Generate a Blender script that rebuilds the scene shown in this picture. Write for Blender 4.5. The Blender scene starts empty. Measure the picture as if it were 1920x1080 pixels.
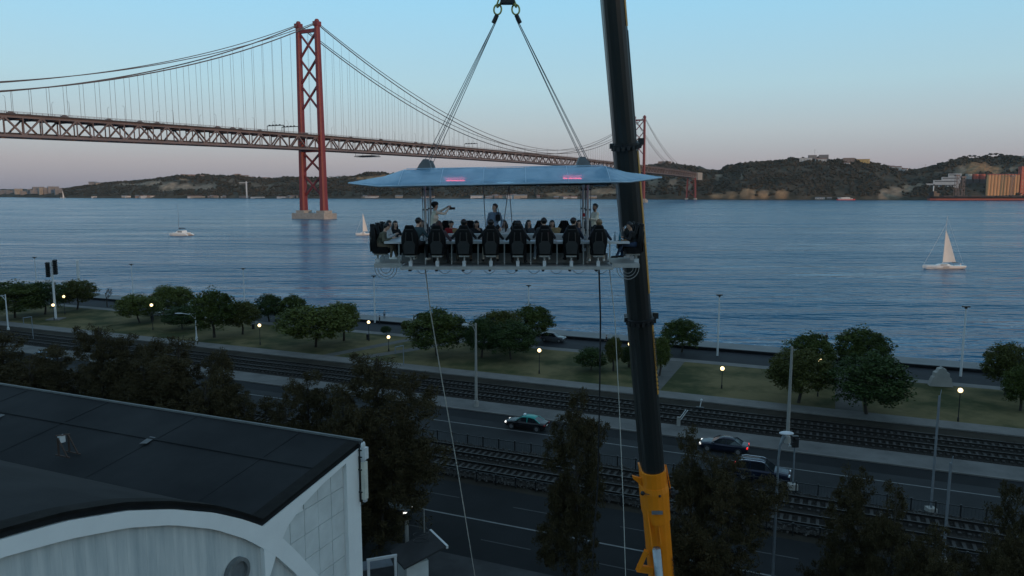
import bpy, math, random
import numpy as np
from mathutils import Vector, Matrix, noise
random.seed(7); np.random.seed(7)
S = bpy.context.scene
COL = S.collection
R = math.radians
# ------------------------------------------------------------------ camera
CAMZ, FOC, HOR = 28.0, 1400.0, 355.0          # camera height above the river, focal length in photo pixels, horizon row
PITCH = math.atan((540 - HOR) / FOC)
cam = bpy.data.cameras.new('camera'); camo = bpy.data.objects.new('camera', cam); COL.objects.link(camo)
camo.location = (0, 0, CAMZ); camo.rotation_euler = (math.pi/2 - PITCH, 0, 0)
cam.sensor_width = 36; cam.lens = FOC/1920*36; cam.clip_start = .1; cam.clip_end = 60000
S.camera = camo
# ------------------------------------------------------------------ sky: clear dusk sky
SUN_AZ, SUN_EL = R(140), R(3.2)               # sun low, behind the camera to the right
w = bpy.data.worlds.new('World'); S.world = w; w.use_nodes = True
nt = w.node_tree; nt.nodes.clear()
N = nt.nodes.new; L = nt.links.new
out = N('ShaderNodeOutputWorld'); bg = N('ShaderNodeBackground')
sky = N('ShaderNodeTexSky'); sky.sky_type = 'NISHITA'; sky.sun_disc = False
sky.sun_elevation = SUN_EL; sky.sun_rotation = SUN_AZ; sky.dust_density = 1.5; sky.ozone_density = 2.5
tc = N('ShaderNodeTexCoord'); sep = N('ShaderNodeSeparateXYZ'); L(tc.outputs['Generated'], sep.inputs[0])
ramp = N('ShaderNodeValToRGB')
stops = [(0.0, (.225, .235, .295)), (.035, (.345, .335, .385)), (.075, (.40, .455, .505)), (.13, (.385, .56, .635)), (.24, (.30, .595, .775)),
         (.42, (.29, .50, .66)), (1.0, (.23, .31, .39))]
cr = ramp.color_ramp
while len(cr.elements) < len(stops): cr.elements.new(.5)
for e, (p, c) in zip(cr.elements, stops): e.position = p; e.color = (*c, 1)
L(sep.outputs['Z'], ramp.inputs[0])
mul = N('ShaderNodeMix'); mul.data_type = 'RGBA'; mul.blend_type = 'MULTIPLY'; mul.inputs[0].default_value = 1
L(sky.outputs[0], mul.inputs[6]); mul.inputs[7].default_value = (.058, .060, .066, 1)
mx = N('ShaderNodeMix'); mx.data_type = 'RGBA'; mx.blend_type = 'ADD'; mx.inputs[0].default_value = 1
L(ramp.outputs[0], mx.inputs[6]); L(mul.outputs[2], mx.inputs[7])
L(mx.outputs[2], bg.inputs[0]); bg.inputs[1].default_value = 1.0; L(bg.outputs[0], out.inputs[0])
# ------------------------------------------------------------------ sun
sl = bpy.data.lights.new('sun', 'SUN'); sl.energy = 1.5; sl.angle = R(1.0); sl.color = (1, .56, .27)
so = bpy.data.objects.new('sun', sl); COL.objects.link(so)
sd = Vector((math.sin(SUN_AZ)*math.cos(SUN_EL), math.cos(SUN_AZ)*math.cos(SUN_EL), math.sin(SUN_EL)))
so.rotation_euler = sd.to_track_quat('Z', 'Y').to_euler(); so.location = (200, -300, 200)
S.view_settings.view_transform = 'Standard'; S.view_settings.look = 'None'
S.view_settings.exposure = 0; S.view_settings.gamma = 1
S.render.engine = 'CYCLES'; S.cycles.use_denoising = True; S.cycles.max_bounces = 4; S.cycles.diffuse_bounces = 2; S.cycles.glossy_bounces = 2; S.cycles.transmission_bounces = 3; S.cycles.volume_bounces = 0; S.cycles.transparent_max_bounces = 8

# ------------------------------------------------------------------ surveying helpers
cP, sP = math.cos(PITCH), math.sin(PITCH)
def ray(px, py):
    a = (px-960)/FOC; b = (540-py)/FOC
    return a, cP+b*sP, -sP+b*cP
def G(px, py, z=2.0):
    d = ray(px, py); t = (z-CAMZ)/d[2]; return d[0]*t, d[1]*t
def AT(px, py, Y):
    d = ray(px, py); t = Y/d[1]; return Vector((d[0]*t, Y, CAMZ+d[2]*t))
U = Vector((.919, -.394, 0)); V = Vector((.394, .919, 0)); RZ_U = math.atan2(-.394, .919)
def uv(u, v, z=2.0): return Vector((U.x*u+V.x*v, U.y*u+V.y*v, z))
def GUV(px, py, z=2.0):
    x, y = G(px, py, z); return x*U.x+y*U.y, x*V.x+y*V.y
def COLV(px, v, z=2.0):                       # point of the line v = const seen in a given direction
    py = 700
    for _ in range(12):
        d = ray(px, py); k = v/(d[0]*V.x+d[1]*V.y); X, Y = d[0]*k, d[1]*k
        # row of (X,Y,z)
        yc = Y*cP-(z-CAMZ)*sP; zc = Y*sP+(z-CAMZ)*cP
        py = 540-FOC*zc/yc
    return Vector((X, Y, z))

# ------------------------------------------------------------------ mesh builder
class MB:
    def __init__(s): s.v = []; s.f = []; s.m = []
    def add(s, vs, fs, mi=0):
        o = len(s.v); s.v += [tuple(p) for p in vs]; s.f += [tuple(i+o for i in f) for f in fs]; s.m += [mi]*len(fs); return s
    def box(s, c, d, rz=0, mi=0, M=None):
        x, y, z = d[0]/2, d[1]/2, d[2]/2
        P = [Vector(p) for p in ((-x,-y,-z),(x,-y,-z),(x,y,-z),(-x,y,-z),(-x,-y,z),(x,-y,z),(x,y,z),(-x,y,z))]
        if rz: rm = Matrix.Rotation(rz, 3, 'Z'); P = [rm@p for p in P]
        if M: P = [M@p for p in P]
        c = Vector(c)
        return s.add([p+c for p in P], [(0,3,2,1),(4,5,6,7),(0,1,5,4),(1,2,6,5),(2,3,7,6),(3,0,4,7)], mi)
    def beam(s, a, b, w_, h_=None, mi=0, up=(0,0,1)):
        a = Vector(a); b = Vector(b); d = (b-a).normalized(); h_ = h_ or w_; up = Vector(up)
        if abs(d.dot(up)) > .98: up = Vector((0,1,0)) if abs(d.y) < .9 else Vector((1,0,0))
        x = d.cross(up).normalized()*(w_/2); y = x.cross(d).normalized()*(h_/2)
        P = [a-x-y, a+x-y, a+x+y, a-x+y, b-x-y, b+x-y, b+x+y, b-x+y]
        return s.add(P, [(0,1,2,3),(7,6,5,4),(0,4,5,1),(1,5,6,2),(2,6,7,3),(3,7,4,0)], mi)
    def loft(s, rings, mi=0, cap=True, closed=True):
        n = len(rings[0]); vs = [p for r in rings for p in r]; fs = []
        for i in range(len(rings)-1):
            for j in range(n if closed else n-1):
                k = (j+1) % n; fs.append((i*n+j, i*n+k, (i+1)*n+k, (i+1)*n+j))
        if cap and closed: fs.append(tuple(range(n-1,-1,-1))); fs.append(tuple((len(rings)-1)*n+i for i in range(n)))
        return s.add(vs, fs, mi)
    def tube(s, pts, r, n=8, mi=0, cap=True):
        pts = [Vector(p) for p in pts]; m = len(pts); rs = r if isinstance(r, (list,tuple)) else [r]*m
        rings = []; x = None
        for i, p in enumerate(pts):
            d = (pts[min(i+1,m-1)]-pts[max(i-1,0)]).normalized()
            if x is None:
                x = d.cross(Vector((0,0,1)) if abs(d.z) < .9 else Vector((1,0,0))).normalized()
            else:
                x = (x-d*x.dot(d)).normalized()
            y = d.cross(x)
            rings.append([p+(x*math.cos(2*math.pi*k/n)+y*math.sin(2*math.pi*k/n))*rs[i] for k in range(n)])
        return s.loft(rings, mi, cap)
    def lathe(s, prof, n=12, c=(0,0,0), mi=0):
        c = Vector(c)
        return s.loft([[c+Vector((r*math.cos(2*math.pi*k/n), r*math.sin(2*math.pi*k/n), z)) for k in range(n)] for r, z in prof], mi)
    def ell(s, c, r, n=10, m=7, mi=0, M=None):
        c = Vector(c); r = r if isinstance(r,(list,tuple)) else (r,r,r); rings = []
        for i in range(1, m):
            t = math.pi*i/m; ring = []
            for k in range(n):
                p = Vector((r[0]*math.sin(t)*math.cos(2*math.pi*k/n), r[1]*math.sin(t)*math.sin(2*math.pi*k/n), -r[2]*math.cos(t)))
                ring.append((M@p if M else p)+c)
            rings.append(ring)
        o = len(s.v); s.loft(rings, mi, False)
        b = Vector((0,0,-r[2])); t_ = Vector((0,0,r[2]))
        s.v += [tuple((M@b if M else b)+c), tuple((M@t_ if M else t_)+c)]; nb = len(s.v)-2
        last = o+(m-2)*n
        for k in range(n):
            s.f.append((o+(k+1)%n, o+k, nb)); s.m.append(mi); s.f.append((last+k, last+(k+1)%n, nb+1)); s.m.append(mi)
        return s
    def prism(s, poly, off, mi=0):              # polygon (3D points) pushed by a vector
        n = len(poly); off = Vector(off); P = [Vector(p) for p in poly]
        return s.add(P+[p+off for p in P], [tuple(range(n-1,-1,-1)), tuple(range(n,2*n))]+[(i,(i+1)%n,n+(i+1)%n,n+i) for i in range(n)], mi)
    def mesh(s, name, mats, origin=None, smooth=False):
        me = bpy.data.meshes.new(name); vs = s.v
        if origin is not None: vs = [(p[0]-origin[0], p[1]-origin[1], p[2]-origin[2]) for p in vs]
        me.from_pydata(vs, [], s.f)
        mats = mats if isinstance(mats,(list,tuple)) else [mats]
        for m in mats: me.materials.append(m)
        if len(mats) > 1: me.polygons.foreach_set('material_index', s.m)
        if smooth: me.polygons.foreach_set('use_smooth', [True]*len(me.polygons))
        me.update(); return me
    def build(s, name, mats, parent=None, origin=None, smooth=False, loc=None):
        o = bpy.data.objects.new(name, s.mesh(name, mats, origin, smooth)); COL.objects.link(o)
        if parent: o.parent = parent
        elif origin is not None: o.location = origin
        if loc is not None: o.location = loc
        return o
def tag(o, label=None, cat=None, group=None, kind=None):
    if label: o['label'] = label
    if cat: o['category'] = cat
    if group: o['group'] = group
    if kind: o['kind'] = kind
    return o
def thing(name, label, cat, loc=(0,0,0), rz=0, group=None):
    o = bpy.data.objects.new(name, None); COL.objects.link(o); o.empty_display_size = .3
    o.location = loc; o.rotation_euler = (0,0,rz); return tag(o, label, cat, group)
def dup(root, loc, rz=None, label=None, group=None, scale=None):
    r = root.copy(); COL.objects.link(r); r.location = loc
    if rz is not None: r.rotation_euler = (0,0,rz)
    if label: r['label'] = label
    if group: r['group'] = group
    if scale: r.scale = scale
    for ch in root.children:
        c = ch.copy(); COL.objects.link(c); c.parent = r
        for g in ch.children:
            d = g.copy(); COL.objects.link(d); d.parent = c
    return r
_O = 'first second third fourth fifth sixth seventh eighth ninth tenth eleventh twelfth thirteenth fourteenth fifteenth sixteenth seventeenth eighteenth nineteenth'.split()
def nth(k): return _O[k] if k < 19 else ('twentieth' if k == 19 else 'thirtieth' if k == 29 else ('twenty ' if k < 29 else 'thirty ')+_O[(k+1) % 10-1])
def piece(name, me, parent, loc=(0,0,0), rot=(0,0,0)):
    o = bpy.data.objects.new(name, me); COL.objects.link(o); o.parent = parent; o.location = loc; o.rotation_euler = rot; return o

# ------------------------------------------------------------------ materials
def mat(name, col, rough=.6, metal=0, var=.18, scale=2.0, bump=0, bscale=20, col2=None, spec=.5, emit=None, es=0, alpha=1, stretch=None, trans=0):
    m = bpy.data.materials.new(name); m.use_nodes = True; t = m.node_tree; p = t.nodes['Principled BSDF']
    p.inputs['Roughness'].default_value = rough; p.inputs['Metallic'].default_value = metal
    p.inputs['Specular IOR Level'].default_value = spec; p.inputs['Alpha'].default_value = alpha
    if trans: p.inputs['Transmission Weight'].default_value = trans
    c = t.nodes.new('ShaderNodeTexCoord'); src = c.outputs['Object']
    if stretch:
        mp = t.nodes.new('ShaderNodeMapping'); mp.inputs['Scale'].default_value = stretch; t.links.new(src, mp.inputs[0]); src = mp.outputs[0]
    n = t.nodes.new('ShaderNodeTexNoise'); n.inputs['Scale'].default_value = scale; n.inputs['Detail'].default_value = 6; n.inputs['Roughness'].default_value = .6
    t.links.new(src, n.inputs['Vector'])
    r = t.nodes.new('ShaderNodeValToRGB'); r.color_ramp.elements[0].position = .3; r.color_ramp.elements[1].position = .72
    c2 = col2 or tuple(min(1, x*(1+var)) for x in col); c1 = tuple(x*(1-var) for x in col) if not col2 else col
    r.color_ramp.elements[0].color = (*c1,1); r.color_ramp.elements[1].color = (*c2,1)
    t.links.new(n.outputs['Fac'], r.inputs[0]); t.links.new(r.outputs[0], p.inputs['Base Color'])
    if bump:
        n2 = t.nodes.new('ShaderNodeTexNoise'); n2.inputs['Scale'].default_value = bscale; n2.inputs['Detail'].default_value = 4
        t.links.new(src, n2.inputs['Vector'])
        b = t.nodes.new('ShaderNodeBump'); b.inputs['Strength'].default_value = bump; t.links.new(n2.outputs['Fac'], b.inputs['Height']); t.links.new(b.outputs[0], p.inputs['Normal'])
    if emit: p.inputs['Emission Color'].default_value = (*emit,1); p.inputs['Emission Strength'].default_value = es
    return m
MT = {}
def mk(k, *a, **kw): MT[k] = mat(k, *a, **kw); return MT[k]
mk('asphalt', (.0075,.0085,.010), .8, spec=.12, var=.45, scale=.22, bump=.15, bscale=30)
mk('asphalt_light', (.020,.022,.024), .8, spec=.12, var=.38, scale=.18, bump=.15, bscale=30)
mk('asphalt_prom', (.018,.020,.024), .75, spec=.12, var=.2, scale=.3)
mk('paving', (.115,.112,.106), .85, var=.22, scale=.5, bump=.2, bscale=12)
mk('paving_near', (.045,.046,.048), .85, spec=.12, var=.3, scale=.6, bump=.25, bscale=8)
mk('quay_stone', (.13,.14,.145), .8, var=.18, scale=.25)
mk('dirt', (.024,.021,.016), .95, spec=.12, var=.35, scale=.4, bump=.3, bscale=6)
mk('lawn', (.036,.043,.016), .95, spec=.12, scale=.16, bump=.5, bscale=9, col2=(.125,.104,.050))
for e_, q_ in zip(next(n for n in MT['lawn'].node_tree.nodes if n.type == 'VALTORGB').color_ramp.elements, (.40,.60)): e_.position = q_
mk('ballast', (.022,.020,.018), .95, spec=.12, var=.4, scale=5, bump=.8, bscale=9)
mk('ballast_stone', (.05,.048,.045), .9, var=.5, scale=1.5)
mk('verge', (.090,.088,.085), .9, var=.35, scale=.35, bump=.3, bscale=6)
mk('line_paint', (.13,.135,.135), .7, var=.25, scale=1.2)
mk('line_worn', (.035,.036,.037), .8, var=.3, scale=1.2)
mk('path_worn', (.065,.063,.058), .9, var=.3, scale=.6)
mk('rail_steel', (.025,.022,.02), .5, .6, scale=2)
mk('sleeper', (.024,.022,.020), .9, var=.35, scale=1.5)
mk('concrete', (.30,.29,.27), .85, var=.2, scale=.5, bump=.1)
mk('pale_post', (.52,.54,.55), .6, var=.1, scale=1)
mk('post_concrete', (.24,.235,.22), .8, var=.15, scale=1.5)
mk('galv', (.20,.23,.26), .5, .5, var=.15)
mk('dark_metal', (.018,.019,.021), .5, .3, var=.3)
mk('bark', (.035,.028,.022), .95, var=.4, scale=4, bump=.6, bscale=12)
mk('leaf_park', (.022,.038,.008), .7, spec=.12, scale=.5, col2=(.075,.092,.022))
mk('leaf_light', (.046,.064,.014), .7, spec=.12, scale=.5, col2=(.105,.118,.030))
mk('leaf_dark', (.010,.016,.007), .8, scale=.4, col2=(.028,.033,.014))
mk('leaf_deep', (.016,.032,.010), .7, spec=.12, scale=.5, col2=(.050,.074,.022)); mk('leaf_olive', (.034,.040,.010), .7, spec=.12, scale=.5, col2=(.088,.090,.024))
mk('bridge_red', (.165,.020,.024), .55, var=.16, scale=.05)
mk('truss_paint', (.15,.118,.115), .6, var=.25, scale=.04)
mk('deck_dark', (.06,.05,.05), .8, var=.2, scale=.1)
mk('cable', (.10,.085,.085), .6, var=.1)
mk('white_paint', (.62,.64,.64), .5, var=.06, scale=1)
mk('boat_white', (.70,.71,.70), .35, var=.05)
mk('sail', (.66,.64,.60), .8, var=.05, scale=.6)
mk('navy', (.012,.018,.04), .6)
mk('glass_dark', (.012,.015,.02), .08, var=.05, spec=.6)
mk('chrome', (.6,.6,.62), .25, .9, var=.05)
mk('tyre', (.012,.012,.013), .85)
mk('rim', (.28,.28,.29), .35, .7)
mk('head_lens', (.65,.68,.7), .15)
mk('head_lit', (.9,.9,.9), .2, emit=(1,.97,.9), es=1.3)
mk('tail_red', (.25,.01,.01), .3)
mk('tail_lit', (.4,.01,.01), .3, emit=(1,.02,.02), es=1.2)
mk('globe', (1,.9,.7), .3, emit=(1,.72,.34), es=3.2)
mk('lamp_grey', (.45,.47,.5), .4)

# ================================================================== SETTING: river, land, streets
def water_material():
    m = bpy.data.materials.new('river_water'); m.use_nodes = True; t = m.node_tree; p = t.nodes['Principled BSDF']
    nn, lk = t.nodes.new, t.links.new
    p.inputs['Base Color'].default_value = (.009,.110,.205,1); p.inputs['IOR'].default_value = 1.24
    p.inputs['Roughness'].default_value = .12
    tc = nn('ShaderNodeTexCoord')
    def nz(sc, scale, det=3, rough=.55):
        mp = nn('ShaderNodeMapping'); mp.inputs['Scale'].default_value = sc; mp.inputs['Rotation'].default_value = (0,0,R(8)); lk(tc.outputs['Object'], mp.inputs[0])
        n = nn('ShaderNodeTexNoise'); n.inputs['Scale'].default_value = scale; n.inputs['Detail'].default_value = det; n.inputs['Roughness'].default_value = rough
        lk(mp.outputs[0], n.inputs[0]); return n.outputs['Fac']
    gust = nz((.16,1,1), .022, 5, .6)                       # wind streaks: calmer and rougher bands
    gust2 = nz((.10,1,1), .075, 4, .6)
    ga = nn('ShaderNodeMath'); ga.operation = 'ADD'; lk(gust, ga.inputs[0]); lk(gust2, ga.inputs[1])
    mr = nn('ShaderNodeMapRange'); mr.inputs[1].default_value = .82; mr.inputs[2].default_value = 1.18; mr.inputs[3].default_value = .18; mr.inputs[4].default_value = 1.0
    lk(ga.outputs[0], mr.inputs[0])
    a = nz((.35,1,1), .5, 3, .5); b = nz((.25,1,1), .11, 3, .5)
    s1 = nn('ShaderNodeMath'); s1.operation = 'MULTIPLY_ADD'; lk(b, s1.inputs[0]); s1.inputs[1].default_value = 3.0; lk(a, s1.inputs[2])
    bp = nn('ShaderNodeBump'); bp.inputs['Distance'].default_value = 2.9; lk(s1.outputs[0], bp.inputs['Height']); lk(mr.outputs[0], bp.inputs['Strength'])
    lk(bp.outputs[0], p.inputs['Normal'])
    m3 = nn('ShaderNodeMapRange'); m3.inputs[1].default_value = .75; m3.inputs[2].default_value = 1.3; m3.inputs[3].default_value = .10; m3.inputs[4].default_value = .32; lk(ga.outputs[0], m3.inputs[0]); lk(m3.outputs[0], p.inputs['Roughness'])
    return m
MT['water'] = water_material()
mb = MB()
e0 = [uv(-9000,127), uv(9000,127)]
e1 = [uv(9000,38000), uv(-9000,38000)]
far = 42000
mb.add([uv(-600,126,0), uv(400,126,0), (far,-far*.43,0), (far,far,0), (-far,far,0), (-far,far*.43,0)], [(0,1,2,3,4,5)])
tag(mb.build('river', MT['water']), kind='structure')
def slab(name, v0, v1, z0, z1, m, u0=-420, u1=160, kind='structure'):
    b = MB(); b.prism([uv(u0,v0,z0), uv(u1,v0,z0), uv(u1,v1,z0), uv(u0,v1,z0)], (0,0,z1-z0))
    return tag(b.build(name, m), kind=kind)
mb = MB(); mb.prism([uv(-900,-500,-2), uv(700,-500,-2), uv(700,128.6,-2), uv(-900,128.6,-2)], (0,0,4.0)); tag(mb.build('ground', MT['dirt']), kind='structure')
slab('quay_pavement', 122.6, 128.9, -.8, 2.10, MT['quay_stone'])
slab('quay_kerb', 122.1, 122.6, 1.9, 2.45, MT['asphalt'])
slab('promenade_road', 113.9, 122.1, 1.9, 2.004, MT['asphalt_prom'])
slab('promenade_pavement', 111.9, 113.9, 1.9, 2.13, MT['paving'])
slab('lawn', 94.2, 111.9, 1.9, 2.12, MT['lawn'])
slab('footpath', 91.3, 94.2, 1.9, 2.14, MT['paving'])
slab('track_bed', 80.9, 88.2, 1.9, 2.15, MT['ballast'])
slab('gravel_verge', 77.1, 80.9, 1.9, 2.10, MT['verge'])
slab('kerb', 76.85, 77.1, 1.9, 2.14, MT['paving'])
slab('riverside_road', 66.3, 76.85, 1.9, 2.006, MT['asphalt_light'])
slab('resurfaced_lane', 74.2, 76.8, 1.95, 2.010, MT['asphalt'])
slab('commuter_track_bed', 58.0, 65.7, 1.9, 2.20, MT['ballast'])
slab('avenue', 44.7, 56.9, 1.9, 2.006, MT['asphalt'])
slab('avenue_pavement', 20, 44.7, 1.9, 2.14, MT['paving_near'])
for v0, v1, n in ((72.12,72.27,'lane_line'), (50.65,50.82,'centre_line')):
    slab(n, v0, v1, 2.0, 2.0145, MT['line_paint'])
for v in (53.9, 47.7):
    for k in range(-9, 10):
        slab('lane_dash', v, v+.11, 2.0, 2.0145, MT['line_worn'], k*9.0-14, k*9.0-10)
for px, py0, py1, wd in ((720,650,628,2.2), (1195,735,690,2.6), (1566,768,700,3.0), (600,668,655,2.0)):
    u0, _ = GUV(px, py0); b = MB(); sk = {720:9, 600:6}.get(px, 0)
    b.prism([uv(u0,94.1,2.0), uv(u0+wd,94.1,2.0), uv(u0+wd+sk,112,2.0), uv(u0+sk,112,2.0)], (0,0,.126)); tag(b.build('lawn_path', MT['path_worn']), kind='structure')
b = MB()                                                                   # the city's unseen slope behind the viewpoint, added to shade the near ground
def citz(u, v): return 2+max(0, min(1, (-v-120)/260))*92+6*noise.noise(Vector((u*.01, v*.01, 0)))
gu = [-900+i*60 for i in range(31)]; gv = [-110-j*30 for j in range(16)]
b.add([uv(u, v, citz(u, v) if v < -110 else 1.9) for v in gv for u in gu], [(j*31+i, (j+1)*31+i, (j+1)*31+i+1, j*31+i+1) for j in range(15) for i in range(30)])
tag(b.build('shading_hillside', MT['lawn']), kind='structure')

# ---- far bank terrain
def lerp_tab(tab, x):
    return float(np.interp(x, [t[0] for t in tab], [t[1] for t in tab]))
SHORE = [(-400,3300),(-60,2900),(60,2600),(140,2450),(300,2350),(600,2300),(900,2250),(1150,2150),(1290,2060),(1400,1990),(1700,1950),(2300,1880)]
RIDGE = [(-400,353),(0,356.5),(60,355),(110,354),(135,352),(165,347),(200,343),(250,339),(300,333),(335,330),(370,331),(420,330),(445,329),(470,334),(520,336),(560,333),(620,333),(660,330),(700,326),(760,328),(900,338),(1080,334),(1150,322),(1200,314),(1240,307),(1270,309),(1300,313),(1330,319),(1348,321),(1362,312),(1390,307),(1420,304),(1460,301),(1500,300),(1530,299),(1570,299),(1600,301),(1640,305),(1665,312),(1690,319),(1720,317),(1745,311),(1770,305),(1790,299),(1830,294),(1870,295),(1920,294),(2300,290)]
DEEP = [(-400,150),(100,200),(300,260),(1200,260),(1350,230),(1700,240),(1850,300),(2300,320)]
ZONES = [  # px, half width, s centre, half s, strength, warmth : bare earth and cliffs
 (320,26,.46,.20,.95,.30),(350,20,.46,.18,.95,.35),(285,30,.75,.12,.95,.25),(385,30,.46,.20,.8,.2),(345,14,.82,.08,.9,.7),(470,60,.55,.20,.40,.2),(250,35,.85,.1,.8,.2),
 (590,35,.62,.16,.7,.5),(680,30,.86,.10,1,.95),(720,30,.87,.1,1,.95),(1130,50,.22,.12,.8,.55),(1050,40,.16,.08,.8,.7),
 (1225,16,.40,.20,.5,.2),(1262,12,.40,.2,.55,.15),(1290,10,.35,.22,.5,.15),(1345,9,.72,.12,.7,.3),(1390,3,.55,.20,.6,.2),
 (1345,16,.12,.055,1,.75),(1372,14,.12,.06,1,.8),(1398,12,.14,.09,1,.75),(1412,8,.12,.08,1,.75),(1432,14,.12,.06,1,.8),(1466,14,.13,.07,1,.85),
 (1660,14,.14,.12,.95,.35),(1680,16,.22,.17,.95,.35),(1702,14,.32,.14,.95,.35),(1722,10,.42,.10,.9,.35),
 (1800,13,.66,.20,.9,.45),(1822,17,.66,.24,1,.9),(1845,19,.67,.24,1,.95),(1866,14,.62,.20,1,.9),(1895,12,.62,.08,.8,.4)]
def hill(px, s):                               # s: 0 shore .. 1 ridge
    Ys = lerp_tab(SHORE, px); D = lerp_tab(DEEP, px); Y = Ys+D*s
    zr = AT(px, lerp_tab(RIDGE, px), Ys+D).z-3
    if s <= 1:
        t = max(0, (s-.07)/.93); pr = t**.72*(1-.0*t)
        z = 2.2+(zr-2.2)*(pr if s > .07 else 0)
    else: z = zr+(s-1)*8
    x, y = AT(px, 355, Y).xy
    q = Vector((x*.012, y*.012, 0))
    z += (noise.fractal(q, 1.0, 2.0, 5)*9+noise.fractal(q*5, 1.0, 2.0, 3)*2.5)*min(1, max(0, (s-.06)*4))*min(1, max(.15, zr/70))
    return Vector((x, y, max(z, 1.6)))
def bare(px, s):
    k = 0; wm = 0
    for zx, zw, zs, zh, st, wr in ZONES:
        d = math.hypot((px-zx)/zw, (s-zs)/zh); f = st*max(0, min(1, 1.6-1.4*d))
        if f > k: k = f; wm = wr
    return k, wm
pxs = [-390+i*4 for i in range(650)]; ss = [0,.02,.05,.07,.09]+[.12+.035*i for i in range(26)]+[1.05,1.15,1.35,1.7]
nS = len(ss); vs = []; at1 = []; at2 = []
for px in pxs:
    for s in ss:
        p = hill(px, s)
        if s == 0: p.z = -2
        vs.append(p); k, wm = bare(px, s)
        k = max(0, min(1, k*(1+.9*noise.noise(Vector((px*.09, s*14, 3))))))
        at1.append(k); at2.append(wm)
b = MB(); b.add(vs, [(i*nS+j, (i+1)*nS+j, (i+1)*nS+j+1, i*nS+j+1) for i in range(len(pxs)-1) for j in range(nS-1)])
def terrain_mat():
    m = bpy.data.materials.new('far_bank'); m.use_nodes = True; t = m.node_tree; p = t.nodes['Principled BSDF']; nn, lk = t.nodes.new, t.links.new
    p.inputs['Roughness'].default_value = .95; p.inputs['Specular IOR Level'].default_value = .1
    tc = nn('ShaderNodeTexCoord'); n = nn('ShaderNodeTexNoise'); n.inputs['Scale'].default_value = .03; n.inputs['Detail'].default_value = 8; lk(tc.outputs['Object'], n.inputs[0])
    r1 = nn('ShaderNodeValToRGB'); e = r1.color_ramp.elements; e[0].position = .35; e[1].position = .7; e[0].color = (.030,.032,.024,1); e[1].color = (.085,.074,.056,1); lk(n.outputs[0], r1.inputs[0])
    n2 = nn('ShaderNodeTexNoise'); n2.inputs['Scale'].default_value = .08; n2.inputs['Detail'].default_value = 8; lk(tc.outputs['Object'], n2.inputs[0])
    mp = nn('ShaderNodeMapping'); mp.inputs['Scale'].default_value = (1,1,.2); lk(tc.outputs['Object'], mp.inputs[0]); lk(mp.outputs[0], n2.inputs[0])
    rg = nn('ShaderNodeValToRGB'); e = rg.color_ramp.elements; e[0].position = .3; e[1].position = .75; e[0].color = (.15,.138,.115,1); e[1].color = (.34,.30,.24,1); lk(n2.outputs[0], rg.inputs[0])
    rw = nn('ShaderNodeValToRGB'); e = rw.color_ramp.elements; e[0].position = .3; e[1].position = .75; e[0].color = (.20,.115,.055,1); e[1].color = (.36,.21,.10,1); lk(n2.outputs[0], rw.inputs[0])
    a1 = nn('ShaderNodeAttribute'); a1.attribute_name = 'bare'; a2 = nn('ShaderNodeAttribute'); a2.attribute_name = 'warm'
    m1 = nn('ShaderNodeMix'); m1.data_type = 'RGBA'; lk(a2.outputs['Fac'], m1.inputs[0]); lk(rg.outputs[0], m1.inputs[6]); lk(rw.outputs[0], m1.inputs[7])
    m2 = nn('ShaderNodeMix'); m2.data_type = 'RGBA'; lk(a1.outputs['Fac'], m2.inputs[0]); lk(r1.outputs[0], m2.inputs[6]); lk(m1.outputs[2], m2.inputs[7])
    lk(m2.outputs[2], p.inputs['Base Color']); return m
ter = b.build('far_bank', terrain_mat())
for nme, arr in (('bare', at1), ('warm', at2)):
    a = ter.data.attributes.new(nme, 'FLOAT', 'POINT'); a.data.foreach_set('value', arr)
tag(ter, kind='structure')
# the wood on the far bank: a mass of small crowns nobody could count
import bmesh
bm = bmesh.new(); bmesh.ops.create_icosphere(bm, subdivisions=1, radius=1); bm.verts.ensure_lookup_table()
IV = np.array([v.co[:] for v in bm.verts]); IF = np.array([[v.index for v in f.verts] for f in bm.faces]); bm.free()
VS = []; FS = []; nb = 0
for _ in range(17000):
    px = random.uniform(-60, 2020); s = random.choice((random.uniform(.1,1.05), random.uniform(.8,1.1), random.uniform(.1,.6)))
    k, wm = bare(px, s)
    if k > random.uniform(.15,.55): continue
    dens = noise.noise(Vector((px*.02, s*3, 8)))+.25
    if s < .8 and dens < random.uniform(-.6,.4): continue
    if px < 110: continue
    p = hill(px, s); r = random.uniform(2.2, 5.0)*(1.15 if s > .85 and px < 1345 else 1)*(.6 if px < 330 else 1)
    j = 1+.30*np.random.randn(len(IV),1)*.8
    VS.append(IV*j*np.array([r*1.15, r*1.15, r*random.uniform(.7,1.15)])+np.array([p.x, p.y, p.z+r*.45])); FS.append(IF+nb); nb += len(IV)
me = bpy.data.meshes.new('hillside_wood'); me.from_pydata(np.vstack(VS).tolist(), [], np.vstack(FS).tolist())
mk('wood', (.018,.021,.014), .9, scale=.02, col2=(.066,.054,.038), spec=.1); me.materials.append(MT['wood'])
o = bpy.data.objects.new('hillside_wood', me); COL.objects.link(o); tag(o, 'dark scrub and trees covering the slopes of the far bank', 'wood', kind='stuff')

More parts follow.
